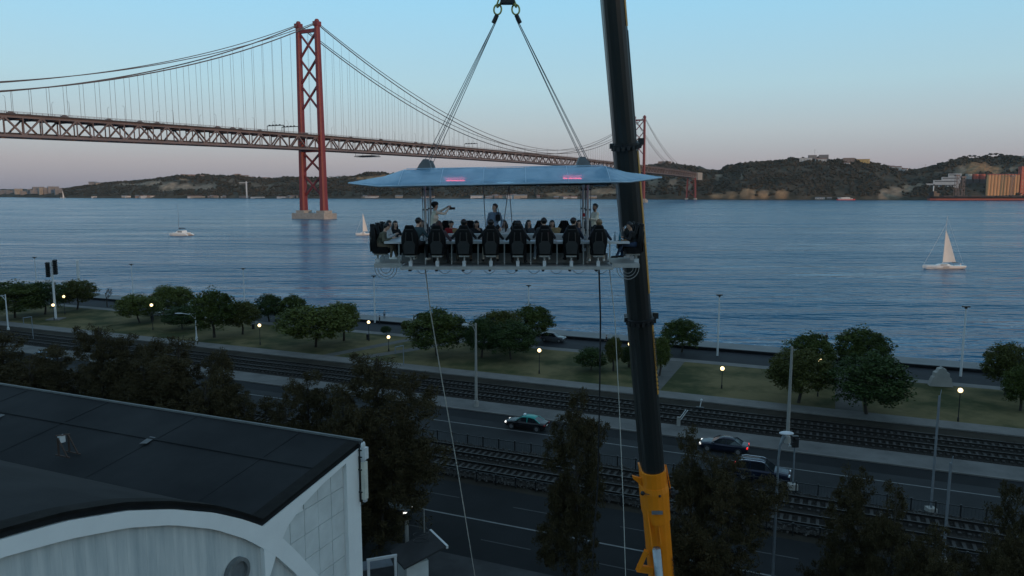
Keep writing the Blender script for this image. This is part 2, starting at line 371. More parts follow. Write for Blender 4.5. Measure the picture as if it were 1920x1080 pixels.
# ================================================================== SUSPENSION BRIDGE
BD = Vector((.4553,.8903,0)); BN = Vector((.8903,-.4553,0)); B0 = Vector((-190,720,0))
BR = thing('suspension_bridge', 'long red suspension bridge with two braced towers crossing the river', 'bridge', B0)
def bp(t, n, z): return BD*t+BN*n+Vector((0,0,z))          # local to the bridge's empty
def deck(t): return 80.6-((t-506)/990)**2*8-(max(0,-t)/274)*1.6
HW = 10.5; SPAN = 1013; SIDE = 483
def cable(t, k=0):
    hi = 180.0-k*1.0
    if t < 0: x = -t/SIDE; return hi+(72.5-hi)*x-(31-4*k)*4*x*(1-x)
    if t > SPAN: x = (t-SPAN)/SIDE; return hi+(70-hi)*x-(31-4*k)*4*x*(1-x)
    x = t/SPAN; return hi-(hi-83.6-3.5*k)*4*x*(1-x)
def tower(t0, parent, first):
    T = MB(); tw = None
    tw = bpy.data.objects.new('tower', None); COL.objects.link(tw); tw.parent = parent; tw.location = bp(t0,0,0)
    tw['label'] = 'near red bridge tower standing in the river' if first else 'far red bridge tower beyond the crane boom'
    def q(n, z): return BN*n+Vector((0,0,z))
    for s in (-1,1):
        lg = MB(); rings = []
        for z, wl, wt in ((8,7.6,6.4),(20,7.0,6.0),(80,6.2,5.3),(177.5,4.9,4.4)):
            n0 = s*(12.6-(z-8)/178*1.4)
            rings.append([q(n0,z)+BD*(a*wl/2)+BN*(c*wt/2) for a, c in ((-1,-.6),(-.6,-1),(.6,-1),(1,-.6),(1,.6),(.6,1),(-.6,1),(-1,.6))])
        lg.loft(rings); lg.box(q(s*11.2,179.5), (5.6,5.6,4), rz=math.atan2(BD.y,BD.x)); lg.build('leg', MT['bridge_red'], tw)
        sd_ = MB(); sd_.lathe([(2.2,181.1),(2.2,182.7),(1.3,183.7),(.2,183.9)], 8, q(s*11.2,0)); sd_.build('cable_saddle', MT['bridge_red'], tw)
    def xb(z0, z1, name='cross_brace'):
        na = 12.6-(z0-8)/178*1.4-2.4; nb_ = 12.6-(z1-8)/178*1.4-2.2
        for s in (-1,1):
            c = MB(); c.beam(q(-s*na,z0), q(s*nb_,z1), 1.5, 1.7+s*.12, up=BD); c.build(name, MT['bridge_red'], tw)
    for z0, z1 in ((22,41),(45,62)): xb(z0, z1)
    for z0, z1 in ((103,124),(127,148),(151,171.5)): xb(z0, z1)
    for z in (64.5, 174):
        c = MB(); c.beam(q(-10.2,z), q(10.2,z), 2.4, 3.2); c.build('cross_strut', MT['bridge_red'], tw)
    pr = MB(); pr.prism([q(-20,-3)+BD*-9, q(20,-3)+BD*-9, q(22.5,-3), q(20,-3)+BD*9, q(-20,-3)+BD*9, q(-22.5,-3)], (0,0,8.4)); pr.build('pier', MT['concrete'], tw)
    for s in (-1,1):
        pd = MB(); pd.box(q(s*12.6,6.6), (11,10,2.8), rz=math.atan2(BD.y,BD.x)); pd.build('pedestal', MT['concrete'], tw)
tower(0, BR, True); tower(SPAN, BR, False)
T0, T1 = -340, SPAN+SIDE+6
for n in (-HW, HW):
    for top in (0,1):
        c = MB(); t = T0; pts = []
        while t <= T1: pts.append(t); t += 23
        for a, d in zip(pts, pts[1:]):
            zo = -1.6 if top else -13.2
            c.beam(bp(a,n,deck(a)+zo), bp(d,n,deck(d)+zo), 1.0, 1.5)
        c.build('top_chord' if top else 'bottom_chord', MT['truss_paint'], BR)
c = MB()
for a, d in zip(pts, pts[1:]):
    c.prism([bp(a,-HW-1.6,deck(a)-.7), bp(d,-HW-1.6,deck(d)-.7), bp(d,HW+1.6,deck(d)-.7), bp(a,HW+1.6,deck(a)-.7)], (0,0,.9))
    c.prism([bp(a,-4.5,deck(a)-12.2), bp(d,-4.5,deck(d)-12.2), bp(d,4.5,deck(d)-12.2), bp(a,4.5,deck(a)-12.2)], (0,0,1.2))
c.build('road_deck', MT['deck_dark'], BR)
for n in (-HW-1.5, HW+1.5):
    c = MB()
    for a, d in zip(pts, pts[1:]):
        c.beam(bp(a,n,deck(a)+1.3), bp(d,n,deck(d)+1.3), .16, .22); c.beam(bp(a,n,deck(a)+.75), bp(d,n,deck(d)+.75), .12, .18)
        for q_ in range(6): t = a+q_*23/6; c.box(bp(t,n,deck(t)+.75), (.15,.15,1.2))
    c.build('railing', MT['truss_paint'], BR)
mem = []
t = T0
while t+11.5 <= T1:
    for n in (-HW, HW):
        k = round((t-T0)/11.5) % 2
        a, d = (t, t+11.5)
        za, zd = (deck(a)-13.2, deck(d)-1.6) if k == 0 else (deck(a)-1.6, deck(d)-13.2)
        mem.append(((bp(a,n,za), bp(d,n,zd), .95, 1.0), 'truss_diagonal', t))
        mem.append(((bp(a,n,deck(a)-13.2), bp(a,n,deck(a)-1.6), .6, .7), 'truss_vertical', t))
    t += 11.5
cnt = {}; rest = MB()
for arg, nm, t in sorted(mem, key=lambda m: m[2]):
    cnt[nm] = cnt.get(nm,0)+1
    if cnt[nm] <= 200: c = MB(); c.beam(*arg); c.build(nm, MT['truss_paint'], BR)
    else: rest.beam(*arg)
t = T0
while t <= T1:
    rest.beam(bp(t,-HW,deck(t)-2.4), bp(t,HW,deck(t)-2.4), .6, 1.5); rest.beam(bp(t,-HW,deck(t)-13.2), bp(t,HW,deck(t)-13.2), .7, .9)
    if t+11.5 < T1: rest.beam(bp(t,-HW,deck(t)-13.4), bp(t+11.5,HW,deck(t)-13.4), .4, .4)
    t += 11.5
tag(rest.build('truss_bracing', MT['truss_paint'], BR), kind='stuff')
for n in (-HW-.3, HW+.3):
    for k in (0,1):
        c = MB(); ts = [-SIDE+i*11.5 for i in range(int((SPAN+2*SIDE)/11.5)+1)]
        c.tube([bp(t,n+(k-.5)*.6,cable(t,k)+k*2.0) for t in ts], .48 if k == 0 else .34, 6)
        c.build('main_cable', MT['cable'], BR)
    t = -SIDE+8
    for i in range(172):
        t = -SIDE+11+i*11.5
        if t < T0 or t > T1-20 or abs(t) < 8 or abs(t-SPAN) < 8: continue
        zc, zd = cable(t), deck(t)-.5
        if zc-zd < 1.5: continue
        c = MB()
        c.beam(bp(t,n,zd), bp(t,n,zc), .15, .15)
        c.build('hanger', MT['cable'], BR)
for i in range(24):
    t = -320+i*40
    for n in (-9.3, 9.3):
        if abs(t) < 12: continue
        c = MB(); s = 1 if n < 0 else -1; z = deck(t)
        c.tube([bp(t,n,z), bp(t,n,z+9.5), bp(t,n+s*.8,z+10.6), bp(t,n+s*2.4,z+11)], [.14,.09,.08,.07], 5); c.build('deck_lamp', MT['cable'], BR)
for t in (-28, 14-60, 300):
    c = MB(); z = deck(t)
    for n in (-9.8, 9.8): c.beam(bp(t,n,z), bp(t,n,z+6.5), .4)
    c.beam(bp(t,-9.8,z+6.5), bp(t,9.8,z+6.5), .5, .7)
    for n in (-7,-3,1,5): c.box(bp(t,n,z+6.9), (2.2,.3,1.2), rz=math.atan2(BN.y,BN.x))
    c.build('sign_gantry', MT['dark_metal'], BR)
c = MB(); t = 78
for q_ in (0,12): c.beam(bp(t+q_,-HW,deck(t)-14), bp(t+q_,-HW,deck(t)-17), .3); c.beam(bp(t+q_,HW,deck(t)-14), bp(t+q_,HW,deck(t)-17), .3)
c.box(bp(t+6,0,deck(t)-17.2), (14,24,.6), rz=math.atan2(BD.y,BD.x)); c.box(bp(t+6,0,deck(t)-16.2), (13,23,.25), rz=math.atan2(BD.y,BD.x))
c.build('inspection_traveller', MT['dark_metal'], BR)
tp = SPAN+SIDE-12                                            # braced pier and abutment on the far bank
pr = bpy.data.objects.new('shore_pier', None); COL.objects.link(pr); pr.parent = BR; pr.location = bp(tp,0,0)
for s in (-1,1):
    for f in (-1,1):
        c = MB(); c.beam(BN*(s*12)+BD*(f*5)+Vector((0,0,4)), BN*(s*10)+BD*(f*4)+Vector((0,0,deck(tp)-14)), 2.2); c.build('leg', MT['bridge_red'], pr)
    c = MB(); c.box(BN*(s*12)+Vector((0,0,2.5)), (15,6,4), rz=math.atan2(BD.y,BD.x)); c.build('footing', MT['concrete'], pr)
for z0, z1 in ((6,31),(33,deck(tp)-15)):
    for s in (-1,1):
        c = MB(); c.beam(BN*(-s*11.5)+BD*-5+Vector((0,0,z0)), BN*(s*11)+BD*-5+Vector((0,0,z1)), 1.1); c.beam(BN*(12*s)+BD*-4.8+Vector((0,0,z0)), BN*(11*s)+BD*4.6+Vector((0,0,z1)), 1.0); c.build('cross_brace', MT['bridge_red'], pr)
c = MB(); c.box(bp(T1+18,0,deck(T1)-9), (50,30,20), rz=math.atan2(BD.y,BD.x)); c.build('abutment', MT['concrete'], BR)
mk('car_far', (.10,.10,.11), .5, var=.5, scale=.05); NB_ = {True: 0, False: 0}
for i in range(34):
    t = -325+i*17+random.uniform(-6,6); n = random.choice((-7.6,-4,4,7.6)); o_ = B0+bp(t,n,deck(t)+.2); tall = random.random() < .06
    c = MB(); L_ = 9 if tall else 4.4; h = 2.2 if tall else .6
    rz = math.atan2(BD.y,BD.x)
    c.box((0,0,.3+h/2), (L_,1.9,h), rz); c.box((0,0,.3+h+.3), (L_*(.95 if tall else .5),1.7,.6), rz)
    for a in (-.3,.3): c.box(Matrix.Rotation(rz,3,'Z')@Vector((a*L_,0,.3)), (.65,1.95,.6), rz)
    o = c.build('bridge_car' if not tall else 'bridge_lorry', MT['car_far']); o.location = o_
    NB_[tall] += 1; tag(o, ('tall dark lorry on the bridge deck, %s lorry from the left' if tall else 'small dark car on the bridge deck, %s car from the left') % nth(NB_[tall]-1), 'lorry' if tall else 'car', 'lorries on the bridge' if tall else 'cars on the bridge')
# ================================================================== RAILWAYS
sl_me = MB().box((0,0,0), (.24,2.6,.16)).mesh('sleeper', MT['sleeper'])
def track(v, ztop, u0, u1, label, sleepers=True):
    o = thing('railway_track', label, 'railway track', uv(u0, v, ztop), RZ_U)
    Lk = u1-u0
    for s in (-.835,.835):
        c = MB(); c.box((Lk/2,s,.17), (Lk,.15,.03)); c.box((Lk/2,s,.24), (Lk,.05,.14)); c.box((Lk/2,s,.32), (Lk,.11,.05)); c.build('rail', MT['rail_steel'], o)
    n = int(Lk/.66)
    for i in range(min(n, 300)): piece('sleeper', sl_me, o, (i*.66+.3, random.uniform(-.03,.03), .075))
track(86.35, 2.15, -165, 32, 'railway track nearest the park footpath')
track(82.65, 2.15, -165, 32, 'railway track beside the pale gravel verge of the road')
track(63.55, 2.20, -88, 40, 'railway track just behind the wire fence of the riverside road')
track(59.95, 2.20, -88, 40, 'railway track beside the low dark railing of the avenue')
# ballast stones beside the inner tracks
b = MB(); q = [(1,0,-.4),(-.5,.87,-.4),(-.5,-.87,-.4),(0,0,1)]
for _ in range(5200):
    v = random.choice((random.uniform(64.9,66.0), random.uniform(57.6,58.8), random.uniform(58.2,65.6))); u = random.uniform(-70,36); r = random.uniform(.05,.15)
    p = uv(u, v, 2.2+r*.2); M_ = Matrix.Rotation(random.uniform(0,6.3), 3, 'Z')@Matrix.Rotation(random.uniform(-.6,.6), 3, 'X')
    b.add([p+M_@(Vector(k)*r) for k in q], [(0,2,1),(0,1,3),(1,2,3),(2,0,3)])
tag(b.build('ballast_stones', MT['ballast_stone']), 'pale loose ballast stones along the inner tracks', 'stones', kind='stuff')
def fence(v, u0, u1, step, h, label, rails, mesh_wire):
    o = thing('fence', label, 'fence', uv(u0, v, 2.0), RZ_U); Lk = u1-u0
    pm = MB().box((0,0,h/2), (.11,.11,h)).box((0,0,h+.02), (.14,.14,.05)).mesh('post', MT['dark_metal'])
    for i in range(int(Lk/step)+1): piece('post', pm, o, (i*step,0,0))
    for z in rails: c = MB(); c.box((Lk/2,0,z), (Lk,.06,.07)); c.build('rail', MT['dark_metal'], o)
    if mesh_wire:
        c = MB(); n = int(Lk/.25)
        for i in range(n): c.box((i*.25,0,h*.5), (.012,.012,h*.9))
        c.build('wire_mesh', MT['dark_metal'], o)
fence(66.0, -70, 38, 1.75, 1.15, 'wire fence with dark posts between the riverside road and the tracks', (1.05,.12), True)
fence(57.7, -70, 38, 1.9, .95, 'low dark railing between the inner tracks and the avenue', (.9,), False)

# ================================================================== FAR BANK BUILDINGS
FW = [mat('far_wall_%s' % n, c, .8, var=.1, scale=.1) for n, c in (('white',(.46,.46,.46)),('cream',(.28,.25,.21)),('grey',(.17,.17,.18)),('rose',(.22,.17,.15)),('yellow',(.55,.36,.14)))]
FR = [mat('far_roof_%s' % n, c, .9, var=.2, scale=.1) for n, c in (('tile',(.19,.10,.075)),('grey',(.20,.20,.205)))]
mk('far_glass', (.05,.055,.06), .3)
def house(px, s, w_, d_, h, wall, roof, name, label, cat, group=None, flat=False, windows=0, sink=2.0, storeys=1):
    p = hill(px, s); o = thing(name, label, cat, (p.x,p.y,p.z-sink), -math.atan((px-960)/FOC)+random.uniform(-.2,.2), group)
    c = MB(); c.box((0,0,(h+sink)/2), (w_,d_,h+sink)); c.build('wall', FW[wall], o)
    c = MB(); H_ = h+sink
    if flat: c.box((0,0,H_+.3), (w_+.6,d_+.6,.6))
    else:
        e = .6; c.prism([(-w_/2-e,-d_/2-e,H_), (-w_/2-e,d_/2+e,H_), (-w_/2-e,0,H_+d_*.28)], (w_+2*e,0,0))
    c.build('roof', FR[roof], o)
    wm = MB().box((0,0,0), (1.5,.2,1.7)).mesh('window', MT['far_glass'])
    for k in range(storeys):
        for i in range(windows): piece('window', wm, o, (-w_/2+(i+.5)*w_/windows, -d_/2-.05, sink+1.9+k*3.2))
    return o
random.seed(21)
SHX = sorted(random.choice((random.uniform(135,560), random.uniform(230,300), random.uniform(355,440), random.uniform(530,562), random.uniform(632,700))) for _ in range(34)); nl = sum(x < 575 for x in SHX)
for i, px in enumerate(SHX):                                  # sheds and quays on the waterfront, left half
    house(px, random.uniform(.03,.075), random.choice((6,9,12,16,30,42)), 9, random.uniform(2.5,5.5), random.choice((0,1,2,3,2)), random.choice((0,1,1)), 'waterfront_shed', ('low shed on the far shore left of the tower, %s from left' % nth(i)) if px < 575 else ('low shed on the far shore right of the tower, %s from left' % nth(i-nl)), 'shed', 'sheds on the far waterfront left of the tower' if px < 575 else 'sheds on the far waterfront right of the tower', flat=random.random() < .4, windows=2)
for i, px in enumerate(sorted(random.choice((random.uniform(700,1160), random.uniform(880,990))) for _ in range(24))):
    house(px, random.uniform(.03,.08), random.choice((10,14,22,40)), 10, random.uniform(3,8), random.choice((1,1,3,2,0)), random.choice((0,1)), 'waterfront_warehouse', 'low warehouse on the far shore below the canopy, %s from left' % nth(i), 'warehouse', 'warehouses on the far waterfront behind the platform', windows=3)
for i, (px, s, w_, h, wl, rf, lab) in enumerate(((345,.98,16,5,1,0,'long cream house with red roof on the hilltop left'),(362,1.0,30,5,3,0,'wide red roofed building on the hilltop left of the white mast'),(380,.99,14,6,0,0,'white house on the hilltop beside the red roofed building'),(447,.93,20,6,1,0,'cream villa below the ridge just left of the white mast'),(462,1.0,18,9,0,0,'tall white villa on the ridge behind the white mast'),(476,.96,14,6,1,0,'small cream house right of the tall white villa on the ridge'),(527,.99,13,5,0,1,'white house on the ridge left of the near tower'),(498,1.0,15,6,0,0,'white house half hidden by trees on the ridge'),
    (622,1.0,16,6,0,1,'white house on the ridge right of the near tower'),(636,1.0,12,6,0,1,'smaller white house on the ridge right of the near tower'),(175,.93,26,10,2,1,'grey block on the low end of the far ridge'),(185,.9,16,6,1,1,'cream house at the low end of the far ridge'))):
    house(px, s, w_, 10, h, wl, rf, 'hilltop_house', lab, 'house', 'houses on the far ridge', windows=3, sink=1.5)
for i, (px, w_, h) in enumerate(((6,40,12),(20,30,9),(34,26,14),(48,34,10),(60,30,13),(72,36,19),(80,24,22),(90,28,17),(100,34,20),(109,22,17),(52,80,8),(84,90,10))):
    house(px, .35+.1*(i % 3), w_, 14, h, (2,2,1,2)[i % 4], 1, 'apartment_block', ('low grey block of the distant town, %s low one from the left' % nth([0,1,2,3,5,0,0,0,0,0,4,6][i])) if h < 16 else ('tall grey block of the distant town, %s tall one from the left' % nth(i-5)), 'building', 'low blocks of the distant town' if h < 16 else 'tall blocks of the distant town', flat=True, windows=5, storeys=max(1,int(h/4)), sink=4)
for px, s, w_, h, wl, flat, lab in ((1508,.93,34,10,0,True,'white terraced block below the ridge with a dark flat top'),(1520,.97,22,13,2,True,'grey block with dark top on the ridge'),(1541,.97,26,14,2,True,'grey block with dark boxy top highest on the ridge'),(1536,.88,30,9,0,False,'white stepped block below the dark topped one'),
    (1588,.98,30,10,3,True,'rose coloured block left of the sunlit yellow building'),(1611,.98,46,10,4,True,'yellow sunlit building on the ridge'),(1585,.9,16,5,0,False,'small white house below the rose block'),(1668,.92,16,6,0,False,'white house left in the saddle between the hills'),(1680,.95,20,7,0,False,'larger white house in the saddle between the hills'),(1694,.9,14,5,0,False,'low white house right in the saddle between the hills'),(1916,.93,22,8,0,True,'pale building on the ridge at the right edge'),(1245,1.0,40,5,3,True,'long low fort wall on the hilltop right of the boom')):
    house(px, s, w_, 12, h, wl, 0 if not flat else 1, 'hill_building', lab, 'building', flat=flat, windows=4, storeys=2 if h > 8 else 1, sink=2)
for i, px in enumerate((1535,1543,1556,1575,1590)):
    house(px, .045, random.uniform(8,16), 7, 3.5, random.choice((0,2)), 1, 'boathouse', 'little pale boathouse behind the red ferry, %s from the left' % nth(i), 'shed', 'boathouses behind the red ferry', windows=2)
# white stepped building
p = hill(1772,.30); o = thing('terraced_building', 'white stepped modernist building at the foot of the right hill', 'building', (p.x,p.y,p.z-3), R(-28))
for k, (x, w_, z0, h) in enumerate(((-8,76,0,12),(2,62,12,9),(12,44,21,8),(20,30,29,9))):
    c = MB(); c.box((x,0,z0+h/2), (w_,22-k*2,h)); c.build('storey', FW[0], o)
    c = MB(); c.box((x-1,-11+k-.1,z0+h*.62), (w_*.86,.5,2.0)); c.build('window_band', MT['far_glass'], o)
ao = MB().box((0,0,0), (3.6,.4,5)).mesh('arcade_opening', MT['far_glass'])
for k in range(9): piece('arcade_opening', ao, o, (-40+k*7,-11.3,4))
# silos, tanks, tower, loading gantries
mk('silo', (.56,.31,.15), .8, var=.2, scale=.04, stretch=(1,1,.25)); mk('silo_red', (.36,.07,.045), .6, var=.15, scale=.05)  # silo orange also holds warmth of the low sun in its colour
Ysil = lerp_tab(SHORE,1880)+35
for k in range(10):
    px = 1852+k*6.1; x = AT(px,355,Ysil).x; zt = AT(px,326,Ysil).z
    o = thing('grain_silo', 'tall sunlit cylindrical grain silo, number %s from the left of the row' % ('one two three four five six seven eight nine ten'.split()[k]), 'silo', (x,Ysil,2), 0, 'row of grain silos')
    c = MB(); c.lathe([(4.6,0),(4.6,zt-5),(4.3,zt-4)], 16); c.build('barrel', MT['silo'], o, smooth=False)
    c = MB(); c.lathe([(4.7,zt-4.9),(4.7,zt-3.2),(.5,zt-2.2)], 16); c.build('cap', MT['silo_red'], o)
x = AT(1915,355,Ysil).x; o = thing('elevator_tower', 'red square elevator tower at the right end of the silos', 'tower', (x,Ysil,2))
c = MB(); zt = AT(1915,316,Ysil).z; c.box((0,0,zt/2), (15,14,zt)); c.build('shaft', MT['silo_red'], o)
c = MB(); c.box((0,0,zt+1.5), (16,15,3)); c.build('head', MT['silo_red'], o)
c = MB()
for k in range(5): c.box((-3,-7.1,12+k*9), (2,.4,3))
c.build('window', MT['far_glass'], o)
for px, m, lab in ((1816,'concrete','grey storage tank left of the two red tanks'),(1828,'silo_red','left one of the two red storage tanks'),(1841,'silo_red','right one of the two red storage tanks beside the silos')):
    Yt = Ysil+60; p = AT(px,336,Yt); o = thing('storage_tank', lab, 'tank', (p.x,Yt,2))
    c = MB(); zt = AT(px,327,Yt).z; c.lathe([(8,p.z-2),(8,zt-2),(7,zt-1)], 16); c.build('shell', MT[m], o)
    c = MB(); c.box((0,0,(p.z-2)/2), (15,15,p.z-2)); c.build('base', MT['deck_dark'], o)
for px, py, lab in ((1795,330,'steel loading gantry left on the far quay by the ship'),(1806,333,'steel loading gantry right on the far quay by the ship'),(1899,331,'steel lattice hoist in front of the silos')):
    Yg = Ysil-18; p = AT(px,py,Yg); o = thing('loading_gantry', lab, 'gantry', (p.x,Yg,2)); h = p.z-2
    for sx in (-4,4):
        for sy in (-4,4): c = MB(); c.beam((sx,sy,0), (sx*.8,sy*.8,h), .9); c.build('leg', MT['truss_paint'], o)
    c = MB()
    for k in range(5):
        z0 = h*k/5; z1 = h*(k+1)/5; c.beam((-4,-4,z0), (4,-4,z1), .5); c.beam((4,-4,z0), (-4,-4,z1), .5)
    c.box((0,0,h+1.5), (11,9,3.4)); c.build('lattice', MT['truss_paint'], o)
# white mast on the left bank, antennas on the ridge
p = AT(463,369,2290); o = thing('crane_mast', 'white tower crane with short jib on the far shore', 'crane', (p.x,2290,1.5))
c = MB(); zt = AT(463,341,2290).z; c.box((0,0,zt/2), (3.2,3.2,zt)); c.build('mast', MT['pale_post'], o)
c = MB(); c.box((-9,0,zt-4), (26,1.6,1.4)); c.build('jib', MT['pale_post'], o)
for px, s, h, lab in ((1524,1.0,24,'thin antenna mast on the ridge above the grey blocks'),(1732,1.0,14,'thin antenna with dish in the saddle of the far hills')):
    p = hill(px, s); o = thing('antenna_mast', lab, 'antenna', p)
    c = MB(); c.tube([(0,0,-2),(0,0,h)], .35, 5); c.build('pole', MT['galv'], o)
    c = MB(); c.box((0,0,h), (3.5,1,1.4)); c.build('array', MT['galv'], o)
# stone pines with flat crowns on the right hilltop
mk('pine', (.012,.018,.010), .9, var=.4, scale=.2)
for k, (px, h) in enumerate(((1795,15),(1803,17),(1814,18),(1822,20),(1832,19),(1843,16),(1852,20),(1862,19),(1872,17),(1779,11))):
    p = hill(px,1.0); h *= .62; o = thing('stone_pine', 'flat crowned stone pine on the right hilltop, %s from the left' % ('second third fourth fifth sixth seventh eighth ninth tenth first'.split()[k]), 'tree', p, 0, 'stone pines on the right hilltop')
    c = MB(); c.tube([(0,0,-2),(.4,0,h*.5),(.2,.3,h*.85)], [.6,.4,.25], 6)
    for a in range(5): c.tube([(.3,.1,h*.6), (math.cos(a*1.26)*3.4, math.sin(a*1.26)*3.4, h*.9)], [.22,.1], 4)
    c.build('trunk', MT['bark'], o)
    c = MB()
    for a in range(16):
        r = random.uniform(0,6.5); t = random.uniform(0,6.28); c.ell((r*math.cos(t), r*math.sin(t), h*random.uniform(.72,1.05)), (random.uniform(1.6,2.6),random.uniform(1.6,2.6),random.uniform(.9,1.4)), 7, 5)
    c.v = [(x+random.uniform(-.5,.5), y+random.uniform(-.5,.5), z+random.uniform(-.4,.4)) for x, y, z in c.v]
    c.build('crown', MT['pine'], o)

# ================================================================== SHIPS AND BOATS
def hull(c, L_, B_, zs, prof, mi=0):                         # boat hull loft along x; prof: (x, half beam, keel z, sheer z)
    rings = []
    for x, hb, zk, zt in prof:
        rings.append([Vector((x*L_,0,zk)), Vector((x*L_,hb*B_*.6,zk+(zt-zk)*.15)), Vector((x*L_,hb*B_*.95,zk+(zt-zk)*.55)), Vector((x*L_,hb*B_,zt)), Vector((x*L_,-hb*B_,zt)), Vector((x*L_,-hb*B_*.95,zk+(zt-zk)*.55)), Vector((x*L_,-hb*B_*.6,zk+(zt-zk)*.15))])
    c.loft(rings, mi); return c
mk('hull_black', (.018,.018,.02), .5); mk('hull_red', (.36,.09,.065), .6, var=.15, scale=.03); mk('ferry_red', (.45,.03,.04), .45)
Ysh = lerp_tab(SHORE,1800)-40; x0 = AT(1741,370,Ysh).x
o = thing('cargo_ship', 'long black and red cargo ship moored below the silos', 'ship', (x0+150,Ysh,0), 0)
pf = [(-.5,.45,-1,11),(-.46,.8,-1,10),(-.3,1,-1,10),(.3,1,-1,10),(.45,.8,-1,11),(.5,.15,-1,13)]
c = hull(MB(), 300, 15, 0, [(x,h,5,z) for x,h,k,z in pf]); c.build('upper_hull', MT['hull_black'], o)
c = hull(MB(), 299, 14.9, 0, [(x,h,-2,5) for x,h,k,z in pf]); c.build('lower_hull', MT['hull_red'], o)
c = MB(); c.box((-136,0,15), (14,22,8)); c.box((-138,0,21), (8,14,5)); c.build('deckhouse', MT['hull_black'], o)
c = MB(); c.tube([(-139,0,22),(-139,0,37)], 1.3, 8); c.build('funnel_mast', MT['white_paint'], o)
for k in range(7): c = MB(); c.box((-105+k*34,0,11.3), (26,22,2.2)); c.build('hatch_cover', MT['deck_dark'], o)
def ferry(px, py, Lp, m, label):
    x, y = G(px, py, 0); o = thing('ferry', label, 'ferry', (x,y,0), random.uniform(-.1,.1)); L_ = Lp*y/FOC
    c = hull(MB(), L_, L_*.11, 0, [(-.5,.8,-.5,2.6),(-.2,1,-.8,2.4),(.25,1,-.8,2.6),(.42,.6,-.5,3.2),(.5,.05,.2,3.8)]); c.build('hull', m, o)
    c = MB(); c.box((-.04*L_,0,3.8), (L_*.72,L_*.17,2.6)); c.build('cabin', MT['boat_white'], o)
    c = MB(); c.box((-.02*L_,0,6.1), (L_*.42,L_*.14,2.0)); c.build('bridge_deck', MT['boat_white'], o)
    c = MB(); c.box((-.04*L_,0,4.1), (L_*.66,L_*.173,.9)); c.build('window_band', MT['far_glass'], o)
    c = MB(); c.tube([(.05*L_,0,7),(.05*L_,0,11)], .15, 5); c.build('mast', MT['white_paint'], o)
ferry(1586, 375.5, 34, MT['ferry_red'], 'red and white ferry crossing in front of the far hills')
ferry(1806, 375.6, 32, MT['boat_white'], 'white passenger ferry in front of the cargo ship')
def yacht(px, py, Lp, rz, label, sail=True, mast_h=1.27, sail_h=.94):
    x, y = G(px, py, 0); L_ = Lp*y/FOC; o = thing('sailing_yacht', label, 'sailboat', (x,y,0), rz)
    c = hull(MB(), L_, L_*.135, 0, [(-.5,.02,.55,1.45),(-.42,.35,-.15,1.4),(-.2,.8,-.35,1.3),(.1,1,-.4,1.25),(.35,.95,-.25,1.2),(.5,.8,.1,1.2)]); c.build('hull', MT['boat_white'], o)
    c = MB(); rings = []
    for xx, hb, z in ((-.2,.25,1.35),(-.12,.5,1.75),(.1,.6,1.85),(.17,.55,1.3)): rings.append([Vector((xx*L_,hb*L_*.12,1.15)), Vector((xx*L_,hb*L_*.09,z)), Vector((xx*L_,-hb*L_*.09,z)), Vector((xx*L_,-hb*L_*.12,1.15))])
    c.loft(rings); cab = c.build('cabin', MT['boat_white'], o)
    c = MB(); c.box((-.02*L_,-.066*L_,1.5), (L_*.16,.06,.22)); c.box((-.02*L_,.066*L_,1.5), (L_*.16,.06,.22)); c.build('window', MT['glass_dark'], cab)
    c = MB(); c.box((.0*L_,-.1352*L_,.85), (L_*.14,.05,.2)); c.build('hull_stripe', MT['navy'], o)
    mx_, mz = -.02*L_, mast_h*L_
    c = MB(); c.tube([(mx_,0,1.3),(mx_+.03*L_,0,mz)], [.12,.07], 6); c.build('mast', MT['pale_post'], o)
    c = MB(); c.tube([(mx_,0,2.3),(mx_+.32*L_,0,2.5)], .09, 6); c.build('boom', MT['pale_post'], o)
    for a, r in (((-.47*L_,0,1.5),.05), ((.49*L_,0,1.4),.02)): c = MB(); c.tube([a,(mx_+.02*L_,0,mz*.85 if a[0] < 0 else mz)], r, 5); c.build('stay', MT['pale_post'], o)
    if sail:
        c = MB(); n = 8; P = []; Q = []
        for i in range(n+1):
            t = i/n; z = 2.45+t*(sail_h*L_-2.45); ww = .31*L_*(1-t)**.9; xx = mx_+.015*L_*t
            for k in range(5): kk = k/4; P.append(Vector((xx+.12+ww*kk, math.sin(kk*math.pi)*.05*ww, z)))
        vs_ = P+[p+Vector((0,.03,0)) for p in P]; m5 = 5*(n+1)
        fs_ = [(i*5+k,i*5+k+1,i*5+k+6,i*5+k+5) for i in range(n) for k in range(4)]+[(m5+i*5+k+5,m5+i*5+k+6,m5+i*5+k+1,m5+i*5+k) for i in range(n) for k in range(4)]
        c.add(vs_, fs_); c.build('mainsail', MT['sail'], o)
    c = MB(); c.tube([(.2*L_,-.09*L_,1.2),(.2*L_,-.09*L_,2.3),(.2*L_,.09*L_,2.3),(.2*L_,.09*L_,1.2)], .04, 5); c.box((.26*L_,0,2.35), (L_*.13,L_*.16,.08)); c.build('sprayhood', MT['dark_metal'], o)
    c = MB(); c.tube([(.45*L_,-.08*L_,1.2),(.49*L_,-.08*L_,1.9),(.49*L_,.08*L_,1.9),(.45*L_,.08*L_,1.2)], .035, 5); c.build('stern_rail', MT['chrome'], o)
    return o
yacht(1768, 504, 78, 0, 'white sailing yacht with raised mainsail on the right of the river')
yacht(681, 441, 28, .2, 'small white sailing yacht left of the dining platform', mast_h=1.5, sail_h=1.45)
yacht(118, 371.5, 9, .3, 'tiny distant sailboat below the far town', mast_h=1.7, sail_h=1.6)
x, y = G(340, 441.5, 0); Lc = 40*y/FOC; o = thing('catamaran', 'white catamaran with furled dark blue sail left of the bridge tower', 'catamaran', (x,y,0), R(-14))
